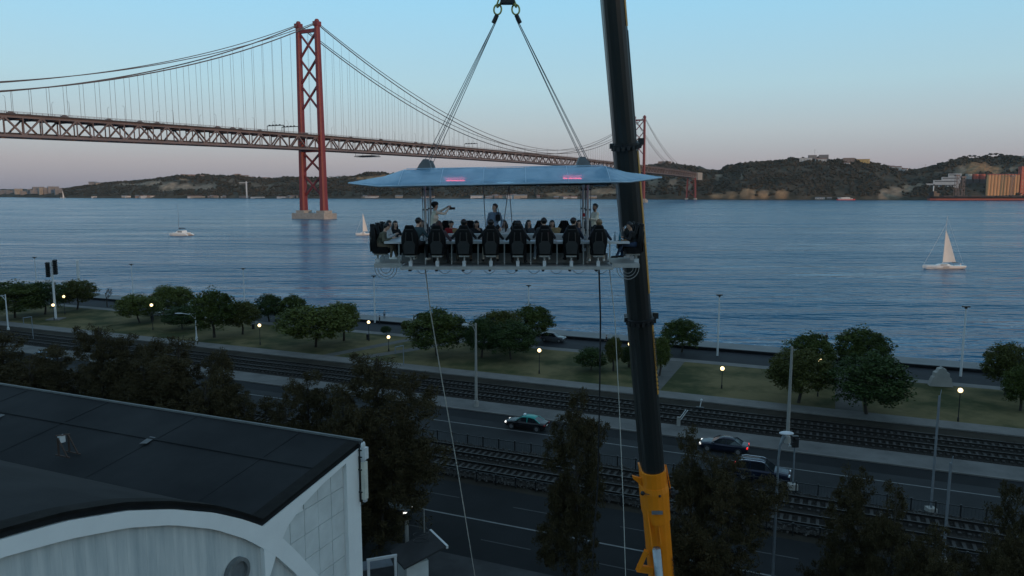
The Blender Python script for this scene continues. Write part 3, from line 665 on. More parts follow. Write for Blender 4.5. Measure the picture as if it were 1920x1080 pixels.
for s in (-1,1): c = hull(MB(), Lc, Lc*.075, 0, [(-.5,.03,.3,1.6),(-.3,.8,-.3,1.6),(.2,1,-.3,1.5),(.42,.9,-.1,1.2),(.5,.8,.1,.5)]); c.v = [(a, b_+s*Lc*.2, z) for a, b_, z in c.v]; c.build('hull', MT['boat_white'], o)
c = MB(); c.box((.02*Lc,0,1.55), (Lc*.66,Lc*.42,.5)); c.build('bridge_deck', MT['boat_white'], o)
c = MB(); c.loft([[Vector((a*Lc,s1*Lc*.17*k,z)) for s1, z, k in ((-1,1.7,1),(-1,zt,.85),(1,zt,.85),(1,1.7,1))] for a, zt in ((-.2,1.75),(-.1,2.9),(.18,3.1),(.22,1.8))]); cab = c.build('cabin', MT['boat_white'], o)
c = MB(); c.box((.05*Lc,-.168*Lc,2.35), (Lc*.22,.1,.55)); c.box((.05*Lc,.168*Lc,2.35), (Lc*.22,.1,.55)); c.build('window', MT['glass_dark'], cab)
c = MB(); c.tube([(-.12*Lc,0,2.5),(-.1*Lc,0,Lc*1.45)], [.12,.06], 6); c.build('mast', MT['galv'], o)
c = MB(); c.tube([(-.1*Lc,0,4.3),(.02*Lc,0,4.5),(.24*Lc,0,4.3)], [.35,.3,.2], 7); c.build('furled_sail', MT['navy'], o)

# ================================================================== TREES
def leafy(c, cx, r, n, size, slim=1.0, droop=0):             # a clump of small leaf blades
    g = np.random.randn(n,3); d = g/np.linalg.norm(g, axis=1)[:,None]*(np.random.rand(n,1)**.4)
    p = np.array(cx)+d*np.array(r); s_ = size*np.random.uniform(.6,1.3,(n,1))
    a = np.random.randn(n,3)*np.array([1,1,.6])-np.array([0,0,droop]); a /= np.linalg.norm(a, axis=1)[:,None]
    b_ = np.cross(a, np.random.randn(n,3)); b_ /= np.linalg.norm(b_, axis=1)[:,None]; b_ *= slim
    o = len(c.v); q_ = np.stack([p-a*s_, p-b_*s_*.5, p+a*s_, p+b_*s_*.5], 1).reshape(-1,3)
    c.v += q_.tolist(); c.f += [(o+4*i,o+4*i+1,o+4*i+2,o+4*i+3) for i in range(n)]; c.m += [0]*n
def round_crown(rx, rz, nclump, per, size):
    c = MB(); sd_ = random.uniform(0,99)
    for _ in range(nclump):
        d = Vector((random.gauss(0,1), random.gauss(0,1), random.gauss(0,1))).normalized()
        if d.z < -.85: d.z = -d.z*.5
        k = random.uniform(.72,1.0) if random.random() < .8 else random.uniform(.2,.7)
        k *= 1+.24*noise.noise(d*1.7+Vector((sd_,0,0))); p = Vector((d.x*rx*k, d.y*rx*k, d.z*rz*k)); q_ = random.uniform(.11,.24)*rx
        leafy(c, p, (q_*1.25,q_*1.25,q_*.8), per, size)
    return c
def trunk_mesh(h, r, rx, rz, zc):
    c = MB(); b0 = Vector((0,0,0)); top = Vector((random.uniform(-.2,.2), random.uniform(-.2,.2), zc))
    c.tube([b0, b0.lerp(top,.3)+Vector((.08,0,0)), b0.lerp(top,.7), top], [r*1.25,r,r*.75,r*.45], 8)
    for k in range(7):
        a = k*.9+random.uniform(-.3,.3); s = b0.lerp(top, random.uniform(.45,.9)); e = Vector((math.cos(a)*rx*.7, math.sin(a)*rx*.7, zc+random.uniform(-.2,.6)*rz)); c.tube([s, s.lerp(e,.5)+Vector((0,0,.25)), e], [r*.4,r*.25,r*.08], 5)
    return c
random.seed(5)
PARK = []                                                    # unit trees: crown radius 1 wide, total height 2.3
for k, m in enumerate(('leaf_park','leaf_deep','leaf_light','leaf_olive')):
    cm = round_crown(1.0, .97-.05*k, 300, 38, .050)
    cm.v = [(x, y, z+1.28) for x, y, z in cm.v]
    PARK.append((cm.mesh('crown', MT[m]), trunk_mesh(2, .055, 1, .8, 1.45).mesh('trunk', MT['bark'])))
def park_tree(px, ytop, ybase, wpx, var, label):
    u_, v_ = GUV(px, ybase); v_ = max(v_, 88.6); x, y, _ = uv(u_, v_)
    rx = wpx*y/FOC/2*1.08; h = AT(px, ytop, y).z-2
    o = thing('park_tree', label, 'tree', (x,y,2.1), random.uniform(0,6.28), 'round trees in the riverside park')
    sz = h/2.26
    for nm, me, sx in (('trunk',PARK[var][1],sz), ('crown',PARK[var][0],rx)):
        c = piece(nm, me, o); c.scale = (sx, sx, sz)
TREES = [(28,530,597,92,0,'round park tree at the far left edge, nearest the lamp column'),(85,527,590,66,1,'round park tree behind the floodlight mast'),(145,523,581,62,3,'round park tree right of the floodlight mast'),
 (262,550,606,74,2,'pale flat crowned park tree above the parked white car'),(325,533,590,70,2,'wide pale park tree behind the flat crowned one'),(342,574,618,66,1,'low dark park tree left of the arm lamp'),(402,546,634,78,0,'tall dark park tree right of the arm lamp'),(455,562,628,56,3,'dark park tree between two others left of a lit globe lamp'),
 (505,552,604,52,1,'small round park tree near the promenade, left of its twin'),(550,555,606,48,0,'small round park tree near the promenade, right of its twin'),(592,568,652,124,2,'broad pale green park tree, widest of all'),(645,562,640,54,2,'pale park tree leaning on the right of the widest one'),
 (819,583,668,104,0,'large round park tree crossed by the white rope'),(903,594,672,58,1,'dark park tree behind the concrete lamp pole'),(938,578,655,74,3,'park tree with high crown right of the concrete lamp pole'),(958,602,675,82,1,'low park tree in front of the high crowned one'),(998,575,642,72,0,'round park tree left of the grey hatchback'),
 (724,612,628,18,1,'tiny bush tree beside the promenade pavement'),(762,601,626,18,3,'young small tree left of the large round tree'),(1108,652,696,54,1,'low spreading young tree on the lawn left of the black rope'),(1150,628,697,30,3,'slim sapling between the black and white ropes'),(1178,650,690,26,1,'little tree beside the globe lamp left of the boom'),
 (1236,628,706,38,2,'pale young tree half hidden behind the crane boom'),(1278,600,662,72,0,'round park tree right of the crane boom'),(1517,628,712,84,0,'tree behind the left one of the tall pair beyond the concrete pole'),(1497,652,757,108,3,'left front tree of the pair framing the lawn path'),
 (1613,618,706,94,0,'rear tree right of the lawn path, against the river'),(1624,664,778,130,1,'large front tree right of the lawn path'),(1885,640,742,78,3,'park tree near the right edge beyond the globe lamp'),(1913,688,772,62,0,'low park tree cut by the right edge')]
for t in TREES: park_tree(*t)
# bare tree
x, y = G(201, 576); h = AT(201,536,y).z-2; o = thing('bare_tree', 'small leafless tree left of the pale flat crowned tree', 'tree', (x,y,2.1))
c = MB()
def twig(c, p, d, l, r, n):
    e = p+d*l; c.tube([p, e], [r, r*.6], 5)
    if n:
        for k in range(3): twig(c, p.lerp(e, random.uniform(.6,1)), (d+Vector((random.uniform(-.8,.8), random.uniform(-.8,.8), random.uniform(-.1,.4)))).normalized(), l*.66, r*.6, n-1)
twig(c, Vector((0,0,0)), Vector((0,0,1)), h*.42, .14, 4); c.build('trunk', MT['bark'], o)
# tall dark trees along the avenue: feathery casuarinas
mk('needle', (.030,.024,.011), .85, spec=.12, scale=.35, col2=(.080,.064,.030))
NEAR = []
for k in range(4):
    c = MB()
    lobes = [(random.uniform(-.08,.08),random.uniform(-.08,.08),.84,.10,.16),(random.uniform(-.06,.06),0,.55,.20,.26),(0,0,.22,.24,.22)]
    for q_ in range(14):
        a = random.uniform(0,6.28); zz_ = random.uniform(.14,.86); rr = random.uniform(.14,.36)*(1.12-zz_*.6); lobes.append((math.cos(a)*rr, math.sin(a)*rr, zz_, random.uniform(.08,.16), random.uniform(.06,.13)))
    for lx, ly, lz, lr, lh in lobes:
        for i in range(int(900*lr*lh*36)//15):
            d = Vector((random.gauss(0,1), random.gauss(0,1), random.gauss(0,1))).normalized()*random.uniform(.45,1.12)
            p = Vector((lx+d.x*lr, ly+d.y*lr, max(.02, lz+d.z*lh)))
            q2 = random.uniform(.5,1.3); leafy(c, p, (.046*q2,.046*q2,.030*q2), 80, .0125, .40, -.35)
    t = MB(); t.tube([(0,0,0),(.01,0,.35),(.0,.01,.7),(0,0,.96)], [.018,.014,.009,.003], 8)
    for i in range(16):
        z = .2+.045*i; a = i*2.4; rr = .22*(1.05-z); t.tube([(0,0,z),(math.cos(a)*rr,math.sin(a)*rr,z+.09)], [.005,.0015], 5)
    NEAR.append((c.mesh('crown', MT['needle']), t.mesh('trunk', MT['bark'])))
def avenue_tree(px, ytop, v, wpx, var, label):
    p = COLV(px, v); h = AT(px, ytop, p.y).z-2.1; wd = wpx*p.y/FOC/2
    o = thing('casuarina_tree', label, 'tree', (p.x,p.y,2.1), random.uniform(0,6.28), 'dark casuarinas along the avenue')
    for nm, me in (('trunk',NEAR[var][1]), ('crown',NEAR[var][0])):
        c = piece(nm, me, o); sx = wd/.25; c.scale = (sx, sx, h)
AV = [(25,622,45,170,0,'dark avenue tree at the left edge above the roof'),(125,640,47,130,1,'dark avenue tree second from the left edge'),(205,600,46,120,2,'tallest dark avenue tree of the left row'),(285,660,44,120,3,'lower dark avenue tree between two taller left ones'),(352,618,45,140,1,'dark avenue tree left of the arm lamp above the roof'),
 (430,655,45,100,0,'dark avenue tree whose top hides the tracks'),(470,730,43,110,2,'low dark avenue tree just above the roof edge'),(545,745,43,90,3,'low dark avenue tree between roof and large tree'),(585,685,45,110,1,'dark avenue tree left of the large feathery one'),(655,720,42,130,0,'shaggy dark tree behind the antenna corner'),(715,655,43.5,180,2,'large feathery dark tree right of the building corner'),
 (75,655,43,150,3,'dark avenue tree in the gap between the first two left ones'),(240,640,47,130,0,'dark avenue tree just right of the tallest left one'),(400,690,42,130,3,'dark avenue tree low behind the roof left of the tracks view'),
 (1078,718,44,108,3,'slender feathery tree standing alone left of the white rope'),(1285,800,41,110,0,'dark tree just right of the yellow boom'),(1355,845,40.5,150,1,'broad dark tree in front of the two black cars'),(1575,868,43,110,2,'dark tree right of the near street lamp'),(1655,905,41,110,3,'lower dark tree beside the inner tracks'),(1730,985,40,120,0,'low dark tree at the bottom right'),(1830,990,41,110,1,'low dark tree at the bottom near the right edge'),(1905,872,43,110,2,'dark tree cut by the right edge')]
for t in AV: avenue_tree(*t)
# ================================================================== STREET FURNITURE
def base_pt(px, py): x, y = G(px, py); return Vector((x,y,2.1))
def quay_pole(px, yt, yb, label):
    p = base_pt(px, yb); h = AT(px, yt, p.y).z-p.z; o = thing('quay_light', label, 'lamp post', p)
    c = MB(); c.tube([(0,0,0),(0,0,h*.5),(0,0,h)], [.17,.14,.10], 8); c.build('pole', MT['pale_post'], o)
    c = MB(); c.box((0,0,h+.08), (.9,.5,.16)); c.box((0,0,h-.1), (.25,.25,.25)); c.build('lamp_head', MT['dark_metal'], o)
for a in ((70,483,548,'slim pale quay light furthest left'),(250,496,556,'slim pale quay light above the bare tree'),(459,504,572,'slim pale quay light above the twin round trees'),(703,518,606,'slim pale quay light beside two walkers'),(991,536,620,'slim pale quay light behind the round trees left of the hatchback'),(1345,554,668,'slim pale quay light right of the crane boom'),(1801,576,707,'slim pale quay light beside the white sculpture')): quay_pole(*a)
p = base_pt(150,556); h = AT(150,488,p.y).z-p.z; o = thing('white_pylon', 'thick white pylon on the quay behind the left trees', 'pylon', p); c = MB(); c.lathe([(.5,0),(.5,.3),(.36,.5),(.32,h)], 10); c.build('shaft', MT['pale_post'], o)
# floodlight mast
p = base_pt(105,600); h = AT(103,490,p.y).z-p.z; o = thing('floodlight_mast', 'pale floodlight mast with two black lamp arrays in the park', 'floodlight', p)
c = MB(); c.tube([(0,0,0),(0,0,h)], [.24,.16], 10); c.build('mast', MT['pale_post'], o)
c = MB(); c.box((0,0,.1), (2.6,2.6,.25)); c.build('base', MT['paving'], o)
for sx, dz in ((-.75,-.3),(.75,.2)):
    c = MB(); c.box((sx,0,h-1.3+dz), (.12,.2,2.8)); c.box((sx/2,0,h-1+dz), (abs(sx),.12,.12)); ar = c.build('lamp_array', MT['dark_metal'], o)
    lm = MB().box((0,0,0), (.75,.45,.32)).mesh('floodlamp', MT['dark_metal'])
    for k in range(7): piece('floodlamp', lm, ar, (sx,-.1,h-2.6+dz+k*.42), (R(25),0,0))
def globe_lamp(px, yg, yb, label, r=.26):
    p = base_pt(px, yb); h = AT(px, yg, p.y).z-p.z; o = thing('globe_lamp', label, 'lamp', p)
    c = MB(); c.tube([(0,0,0),(0,0,.5),(0,0,.55),(0,0,h-r)], [.11,.10,.055,.045], 8); c.build('post', MT['dark_metal'], o)
    c = MB(); c.ell((0,0,h), r, 14, 10); c.build('globe', MT['globe'], o, smooth=True)
    c = MB(); c.lathe([(.12,h-r-.06),(.14,h-r+.02)], 8); c.build('collar', MT['dark_metal'], o)
for a in ((122,556,590,'lit globe lamp in the gap right of the floodlight mast'),(102,572,602,'lit globe lamp at the foot of the floodlight mast'),(287,572,620,'lit globe lamp under the pale flat crowned tree'),(488,610,648,'lit globe lamp right of the left dark tree group'),(692,604,640,'lit globe lamp below the walkers on the promenade'),(729,632,660,'lit globe lamp left of the large round tree'),
    (1011,657,702,'lit globe lamp on the lawn below the grey hatchback'),(1180,645,690,'lit globe lamp just left of the crane boom'),(1353,691,730,'lit globe lamp on the lawn right of the crane boom'),(1533,675,745,'lit globe lamp seen through the leaves of the tall pair'),(1796,732,792,'lit globe lamp below the white sculpture'),(893,618,665,'lit globe lamp behind the concrete lamp pole')): globe_lamp(*a)
def street_pole(px, yt, yb, r0, label, arm=None, mat_='post_concrete', head=True, cap=False):
    p = base_pt(px, yb); h = AT(px, yt, p.y).z-p.z; o = thing('street_lamp', label, 'lamp post', p)
    c = MB(); c.tube([(0,0,0),(0,0,.7),(0,0,.75),(0,0,h)], [r0*1.7,r0*1.5,r0,r0*.62], 10); c.build('pole', MT[mat_], o)
    if arm:
        c = MB(); c.tube([(0,0,h-1.2),(arm*.35,0,h-.35),(arm,0,h-.15)], .05, 6); c.tube([(0,0,h-.3),(arm*.5,0,h-.12)], .035, 5); c.build('arm', MT[mat_], o)
        c = MB(); c.ell((arm*1.25,0,h-.15), (abs(arm)*.32+.1,.16,.11), 10, 6); c.build('lamp_head', MT['lamp_grey'], o)
    return o, p, h
street_pole(893,606,763,.19,'tall concrete lamp pole with a small arm beside the tracks', -1.0)
street_pole(1476,650,832,.19,'tall concrete pole beside the tracks on the right')
street_pole(16,552,622,.14,'lamp column with arm at the left edge', -1.6, 'pale_post')
street_pole(369,586,640,.12,'pale arm lamp rising among the dark trees', -2.2, 'pale_post')
# near street lamp on the right: slender pole with broad flat head
pb = COLV(1443, 43.0); h = AT(1458,815,pb.y).z-2.1; o = thing('street_lamp', 'slender near street lamp with broad pale head in front of the dark cars', 'lamp post', (pb.x,pb.y,2.1))
c = MB(); c.tube([(0,0,0),(0,0,.8),(0,0,h-1.4),(.06,0,h-.6),(.28,0,h-.05)], [.12,.085,.06,.07,.13], 10); c.build('pole', MT['galv'], o)
c = MB(); c.ell((.38,0,h+.08), (.42,.26,.10), 14, 8); c.build('lamp_head', MT['lamp_grey'], o, smooth=True)
# railway signal with black hood
p = base_pt(1486,918); h = AT(1486,838,p.y).z-p.z; o = thing('railway_signal', 'black hooded railway signal on a grey post beside the dark car', 'signal', p)
c = MB(); c.tube([(0,0,0),(0,0,h)], .075, 8); c.build('post', MT['galv'], o)
c = MB(); c.box((0,0,h+.5), (.55,.35,1.0)); c.box((-.25,-.25,h+.35), (.25,.3,.3)); c.box((.1,-.25,h+.8), (.4,.3,.08)); c.build('signal_head', MT['dark_metal'], o)
c = MB(); c.box((-.35,-.05,h+.1), (.35,.06,.08)); c.box((-.5,-.05,h+.2), (.06,.06,.3)); c.build('bracket', MT['pale_post'], o)
c = MB(); c.box((0,0,.2), (.7,.7,.5)); c.build('foot', MT['concrete'], o)
for px, yt, v, r0, lab in ((1745,742,66.6,.075,'tall grey mast beside the fence on the right'),(1768,868,57.3,.075,'shorter grey mast in front of the tall one on the right')):
    p = COLV(px, v); h = AT(px, yt, p.y).z-2; o = thing('catenary_mast', lab, 'mast', (p.x,p.y,2))
    c = MB(); c.box((0,0,h/2), (r0*2,r0*1.4,h)); c.build('shaft', MT['galv'], o)
    c = MB(); c.box((0,0,.15), (.7,.7,.4)); c.build('foot', MT['concrete'], o)
    c = MB(); c.tube([(0,0,h-.4),(.12,0,h+.5)], .03, 5); c.build('tip', MT['galv'], o)
for px, yt, yb, wd, lab in ((757,648,686,1.4,'pale angled gate frame beside the track left of the large tree'),(63,594,640,2.2,'pale angled gate frame beside the track at the left')):
    p = base_pt(px, yb); h = AT(px, yt, p.y).z-p.z; o = thing('gate_frame', lab, 'frame', p, RZ_U)
    for nm, a, b_ in (('post',(0,0,0),(0,0,h)), ('crossbar',(0,0,h),(-wd,0,h-.35)), ('drop_post',(-wd,0,h-.35),(-wd,0,h-1.4))):
        c = MB(); c.tube([a,b_], .07, 6); c.build(nm, MT['galv'], o)
# crossing barrier and relay box beside the track
p = base_pt(1312,772); o = thing('track_switch_stand', 'small dark switch stand beside the outer track', 'switch stand', p, RZ_U)
c = MB(); c.box((0,0,.3), (.9,.4,.35)); c.build('box', MT['dark_metal'], o); c = MB(); c.tube([(0,0,.4),(.15,0,1.3)], .05, 6); c.ell((.15,0,1.35), .14, 8, 6); c.build('lever', MT['pale_post'], o)
p = base_pt(1272,800); o = thing('crossing_barrier', 'pale raised crossing barrier right of the boom beside the road', 'barrier', p, RZ_U)
c = MB(); c.box((0,0,.5), (.35,.35,1.0)); c.build('pedestal', MT['post_concrete'], o)
for k in (0,.22): c = MB(); c.tube([(k,0,.7),(k+.75,0,1.9)], .05, 6); c.build('arm', MT['pale_post'], o)
# white sculpture on the lawn
p = base_pt(1763,725); hh = AT(1763,688,p.y).z-p.z; o = thing('white_sculpture', 'pale stepped pyramid monument on the lawn at the right', 'monument', p, R(-12))
c = MB(); k = hh/3.2
prof = [(-1.75,0),(-1.6,.75),(-1.35,1.5),(-1.15,1.6),(-1.1,2.3),(-.75,2.45),(-.55,2.95),(-.15,3.05),(0,3.25),(.2,3.0),(.5,2.95),(.75,2.4),(1.05,2.3),(1.15,1.55),(1.4,1.45),(1.55,.7),(1.75,0)]
c.prism([(a*k,-.5,z*k) for a, z in prof], (0,1.0,0)); c.build('slab', MT['concrete'], o)
# bollards, bins
for k in range(12):
    x, y = G(398/3+470/3*0+145+k*6.5, 568+k*.9); o = thing('bollard', 'small dark bollard by the promenade, %s from the left of its row' % nth(k), 'bollard', (x,y,2.0), 0, 'bollards beside the promenade')
    c = MB(); c.lathe([(.14,0),(.14,.6),(.16,.62),(.16,.75),(.05,.82)], 8); c.build('post', MT['dark_metal'], o)
for px, py, lab in ((286,602,'dark litter bin under the pale flat crowned tree'),(690,638,'dark litter bin at the foot of the lamp by the lawn path'),(475,618,'dark litter bin left of the lit globe lamp')):
    p = base_pt(px, py); o = thing('litter_bin', lab, 'bin', p); c = MB(); c.lathe([(.26,0),(.3,.9),(.32,.95),(.2,1.05)], 10); c.build('drum', MT['dark_metal'], o)

# ================================================================== CARS
def paint(n, c, r=.25): return mat('paint_'+n, c, r, .3, var=.05, scale=.5)
def car(px, py, rz, kind, body, label, roof=None, lit=(False,False), scale=1.0, loc=None, name='car', cat='car'):
    if loc is None: x, y = G(px, py, 2.02); loc = (x,y,2.02)
    o = thing(name, label, cat, loc, rz); o.scale = (scale,)*3
    K = {'hatch': dict(L=4.25,W=1.78,pr=[(-.5,.62,.55),(-.485,.80,.72),(-.40,.98,.86),(-.2,1.0,.93),(.16,1.0,.94),(.34,.99,.84),(.46,.92,.72),(.5,.72,.6)],gh=[(-.47,.96,.80),(-.40,1.36,.82),(-.28,1.47,.80),(-.05,1.50,.79),(.08,1.44,.79),(.24,.98,.88)]),
         'sedan': dict(L=4.7,W=1.82,pr=[(-.5,.75,.6),(-.49,.92,.75),(-.36,1.0,.87),(-.2,.97,.93),(.16,.97,.94),(.34,.94,.86),(.46,.84,.72),(.5,.68,.6)],gh=[(-.38,.98,.80),(-.24,1.36,.78),(-.12,1.44,.77),(.0,1.44,.77),(.09,1.38,.78),(.24,.96,.88)]),
         'suv': dict(L=4.9,W=1.95,pr=[(-.5,.8,.62),(-.49,1.05,.8),(-.40,1.12,.9),(-.2,1.12,.95),(.16,1.12,.95),(.34,1.10,.88),(.46,1.02,.78),(.5,.8,.66)],gh=[(-.48,1.10,.86),(-.42,1.58,.84),(-.34,1.72,.82),(-.05,1.76,.81),(.06,1.70,.81),(.22,1.12,.89)])}[kind]
    Lc_, W_ = K['L'], K['W']; rings = []
    for x, zt, wf in K['pr']:
        hw = W_/2*wf/.94; zb = .24 if abs(x) < .47 else .34
        rings.append([Vector((x*Lc_,y_*hw,z)) for y_, z in ((-.93,zb),(-1,zb+.22),(-1,zt-.16),(-.9,zt-.03),(-.5,zt),(.5,zt),(.9,zt-.03),(1,zt-.16),(1,zb+.22),(.93,zb))])
    c = MB(); c.loft(rings); bd = c.build('body', body, o, smooth=False)
    g = K['gh']; rings = []
    for x, zt, wf in g: hw = W_/2*wf; rings.append([Vector((x*Lc_,-hw*1.06,.9)), Vector((x*Lc_,-hw*(1.02 if zt < 1.2 else .86),zt)), Vector((x*Lc_,hw*(1.02 if zt < 1.2 else .86),zt)), Vector((x*Lc_,hw*1.06,.9))])
    c = MB(); c.loft(rings); c.build('window_glass', MT['glass_dark'], o)
    rf = [q_ for q_ in g if q_[1] > 1.3]; c = MB(); rings = []
    for x, zt, wf in rf: hw = W_/2*wf*.9; rings.append([Vector((x*Lc_,-hw,zt-.05)), Vector((x*Lc_,-hw*.92,zt+.025)), Vector((x*Lc_,0,zt+.05)), Vector((x*Lc_,hw*.92,zt+.025)), Vector((x*Lc_,hw,zt-.05))])
    c.loft(rings); c.build('roof', roof or body, o, smooth=True)
    for s in (-1,1):                                                     # pillars
        for (xa, za, wa), (xb_, zb_, wb) in ((g[0],g[1]), (g[-1],g[-2])):
            c = MB(); c.beam((xa*Lc_,s*W_/2*wa*1.03,.95), (xb_*Lc_,s*W_/2*wb*.88,zb_), .09, .07); c.build('pillar', roof or body, o)
        xm = (g[2][0]+g[3][0])/2-.0; c = MB(); c.beam((xm*Lc_,s*W_/2*.86,.93), (xm*Lc_-.02,s*W_/2*.71,g[2][1]), .1, .05); c.build('pillar', roof or body, o)
        c = MB(); c.box((.19*Lc_,s*(W_/2+.07),1.0), (.16,.2,.13)); c.build('wing_mirror', body, o)
        for x in (-.31,.32):
            w_ = bpy.data.objects.new('wheel', None); COL.objects.link(w_); w_.parent = o; w_.location = (x*Lc_,s*(W_/2-.10),.33)
            c = MB(); c.tube([(0,-.11,0),(0,.11,0)], .335, 18); c.build('tyre', MT['tyre'], w_)
            c = MB(); c.tube([(0,s*.085,0),(0,s*.118,0)], [.22,.20], 14)
            for k in range(5): c.box((.11*math.cos(k*1.257),s*.122,.11*math.sin(k*1.257)), (.05,.02,.05))
            c.build('rim', MT['rim'], w_)
        fz = K['pr'][-2][1]-.16; rz_ = K['pr'][1][1]-.14
        c = MB(); c.box((.478*Lc_,s*W_*.33,fz), (.16,.34,.14)); c.build('headlight', MT['head_lit'] if lit[0] else MT['head_lens'], o)
        c = MB(); c.box((-.487*Lc_,s*W_*.36,rz_), (.12,.26,.18)); c.build('tail_light', MT['tail_lit'] if lit[1] else MT['tail_red'], o)
    c = MB(); c.box((.49*Lc_,0,.42), (.14,W_*.7,.14)); c.box((-.49*Lc_,0,.42), (.12,W_*.7,.12)); c.build('bumper_grille', MT['dark_metal'], o)
    c = MB(); c.box((-.499*Lc_,0,.66), (.03,.5,.11)); c.build('number_plate', MT['white_paint'], o)
    if kind == 'suv':
        for s in (-1,1): c = MB(); c.tube([(-.38*Lc_,s*W_*.34,1.74),(-.30*Lc_,s*W_*.34,1.84),(.0*Lc_,s*W_*.34,1.84),(.05*Lc_,s*W_*.34,1.76)], .025, 6); c.build('roof_rail', MT['chrome'], o)
    return o
LEFT = RZ_U+math.pi
car(1037,640, RZ_U, 'hatch', paint('silver_grey',(.10,.105,.115)), 'grey hatchback parked on the promenade road')
tx = car(988,803, LEFT, 'sedan', paint('black',(.012,.012,.014)), 'black taxi with a turquoise green roof on the riverside road', roof=paint('turquoise',(.02,.26,.23),.35), lit=(True,False), name='taxi', cat='taxi')
c = MB(); c.box((.25,0,1.56), (.18,.45,.14)); c.build('roof_sign', MT['head_lens'], tx)
car(1357,845, LEFT, 'sedan', paint('midnight',(.012,.016,.030)), 'dark sedan behind the broad dark tree on the riverside road', lit=(True,True))
car(1428,898, RZ_U, 'suv', paint('navy',(.012,.017,.036)), 'dark blue estate car with roof rails near the fence', lit=(False,True))
pc = uv(GUV(716,972)[0], 48.6, 2.02); car(0,0, RZ_U+.04, 'hatch', paint('graphite',(.02,.024,.028)), 'dark car with headlights on emerging under the large feathery tree', lit=(True,False), loc=pc)
car(292,592, LEFT+.3, 'hatch', paint('white',(.45,.46,.47)), 'white car parked under the pale flat crowned tree')
car(88,678, RZ_U, 'hatch', paint('pale_blue',(.14,.22,.30)), 'pale blue car glimpsed between the left avenue trees on the riverside road')
car(275,722, RZ_U, 'hatch', paint('ash',(.30,.33,.36)), 'pale grey car glimpsed below the dark trees on the riverside road')
# ================================================================== WHITE HALL WITH VAULTED ROOF
mk('hall_white', (.80,.82,.81), .8, var=.05, scale=.6)
mk('hall_panel', (.40,.45,.46), .85, scale=.9, col2=(.66,.68,.66), stretch=(2.6,2.6,.28))
mk('hall_tile', (.60,.63,.62), .8, var=.14, scale=.7)
mk('roof_felt', (.007,.008,.010), .8, spec=.12, scale=.22, col2=(.022,.024,.026), bump=.15, bscale=4)
mk('roof_edge', (.012,.012,.0115), .9, spec=.12, var=.4, scale=1.2)
mk('stain', (.16,.17,.17), .9, var=.3, scale=2)
CX, CY = -8.23, 38.0; ZC = 14.45                              # far right corner of the hall
HL = thing('vaulted_hall', 'white hall with dark vaulted roof and round window at the lower left', 'building', (CX,CY,2.0), math.atan2(-.919,-.394))
# local axes: +x runs along the facade towards the viewer, +y out of the facade (to the right), z up from the ground
OUTC = [(1.0,2.4),(2.4,5.2),(3.74,7.28),(5.07,9.01),(5.98,10.09),(7.3,11.30),(8.48,12.12),(9.92,13.0),(12.05,14.03),(13.95,14.75),(16.17,15.32),(18.19,15.62),(19.6,15.68)]
INC = [(1.6,0.6),(2.6,3.0),(4.1,6.2),(5.28,8.05),(6.65,9.65),(8.35,11.16),(10.05,12.35),(12.1,13.42),(14.0,14.13),(16.23,14.7),(18.24,15.05),(19.6,15.12)]
def resample(P, n):
    P = P+[(39.2-t, z) for t, z in reversed(P[:-1])]; d = [0]
    for p, q_ in zip(P, P[1:]): d.append(d[-1]+math.hypot(q_[0]-p[0], q_[1]-p[1]))
    k = np.linspace(0, d[-1], n); return np.interp(k, d, [p[0] for p in P]), np.interp(k, d, [p[1] for p in P])
OT, OZ = resample(OUTC, 90); IT, IZ = resample(INC, 90); MTm, MZ = (OT+IT)/2, (OZ+IZ)/2
def fz(t):                                                   # roof line along the facade
    if t <= 7.3: return ZC-2-(t/7.3)*1.15
    return float(np.interp(t, OT, OZ))
ts = [0,1.2,2.4,3.6,4.8,6.0,7.3]+[7.3+24.6*i/60 for i in range(1,61)]
c = MB()
for a, b_ in zip(ts, ts[1:]): c.prism([(a,-.6,0),(b_,-.6,0),(b_,-.6,fz(b_)-.25),(a,-.6,fz(a)-.25)], (0,.5,0))
c.build('wall', MT['hall_white'], HL)
def clow(t): return fz(t)-float(np.interp(t, [0,1.3,3.1,4.7,5.7,6.4,7.3], [.22,.24,.32,.56,.95,1.6,3.0]))
c = MB(); tt = [0,1.3,2.2,3.1,3.9,4.7,5.2,5.7,6.05,6.4,6.85,7.3]
for a, b_ in zip(tt, tt[1:]): c.prism([(a,-.1,clow(a)),(b_,-.1,clow(b_)),(b_,-.1,fz(b_)-.01),(a,-.1,fz(a)-.01)], (0,.26,0))
c.build('cornice', MT['hall_white'], HL)
c = MB()
for i in range(89): c.prism([(OT[i],-.1,OZ[i]-.012),(OT[i+1],-.1,OZ[i+1]-.012),(IT[i+1],-.1,IZ[i+1]),(IT[i],-.1,IZ[i])], (0,.265,0))
c.build('arch_band', MT['hall_white'], HL)
c = MB(); c.prism([(-.02,-.62,0),(1.15,-.62,0),(1.15,-.62,fz(1.15)-.03),(-.02,-.62,fz(0)-.02)], (0,.80,0)); c.build('corner_pilaster', MT['hall_white'], HL)
# wing panels: square slabs with open joints
half = 45
for i in range(6):
    for j in range(8):
        x0 = 1.17+i*1.05; x1 = x0+1.02; z1 = 12.0-j*1.25; z0 = z1-1.22
        xm = float(np.interp((z0+z1)/2, MZ[:half], MTm[:half]))
        if x0 > xm-.1: continue
        x1 = min(x1, xm)
        za, zb = min(z1, clow(x0)+.06), min(z1, clow(x1)+.06)
        if min(za, zb)-z0 < .15: continue
        c = MB(); c.prism([(x0,-.1,z0),(x1,-.1,z0),(x1,-.1,zb),(x0,-.1,za)], (0,.05+random.uniform(0,.02),0)); c.build('wall_panel', MT['hall_tile'], HL)
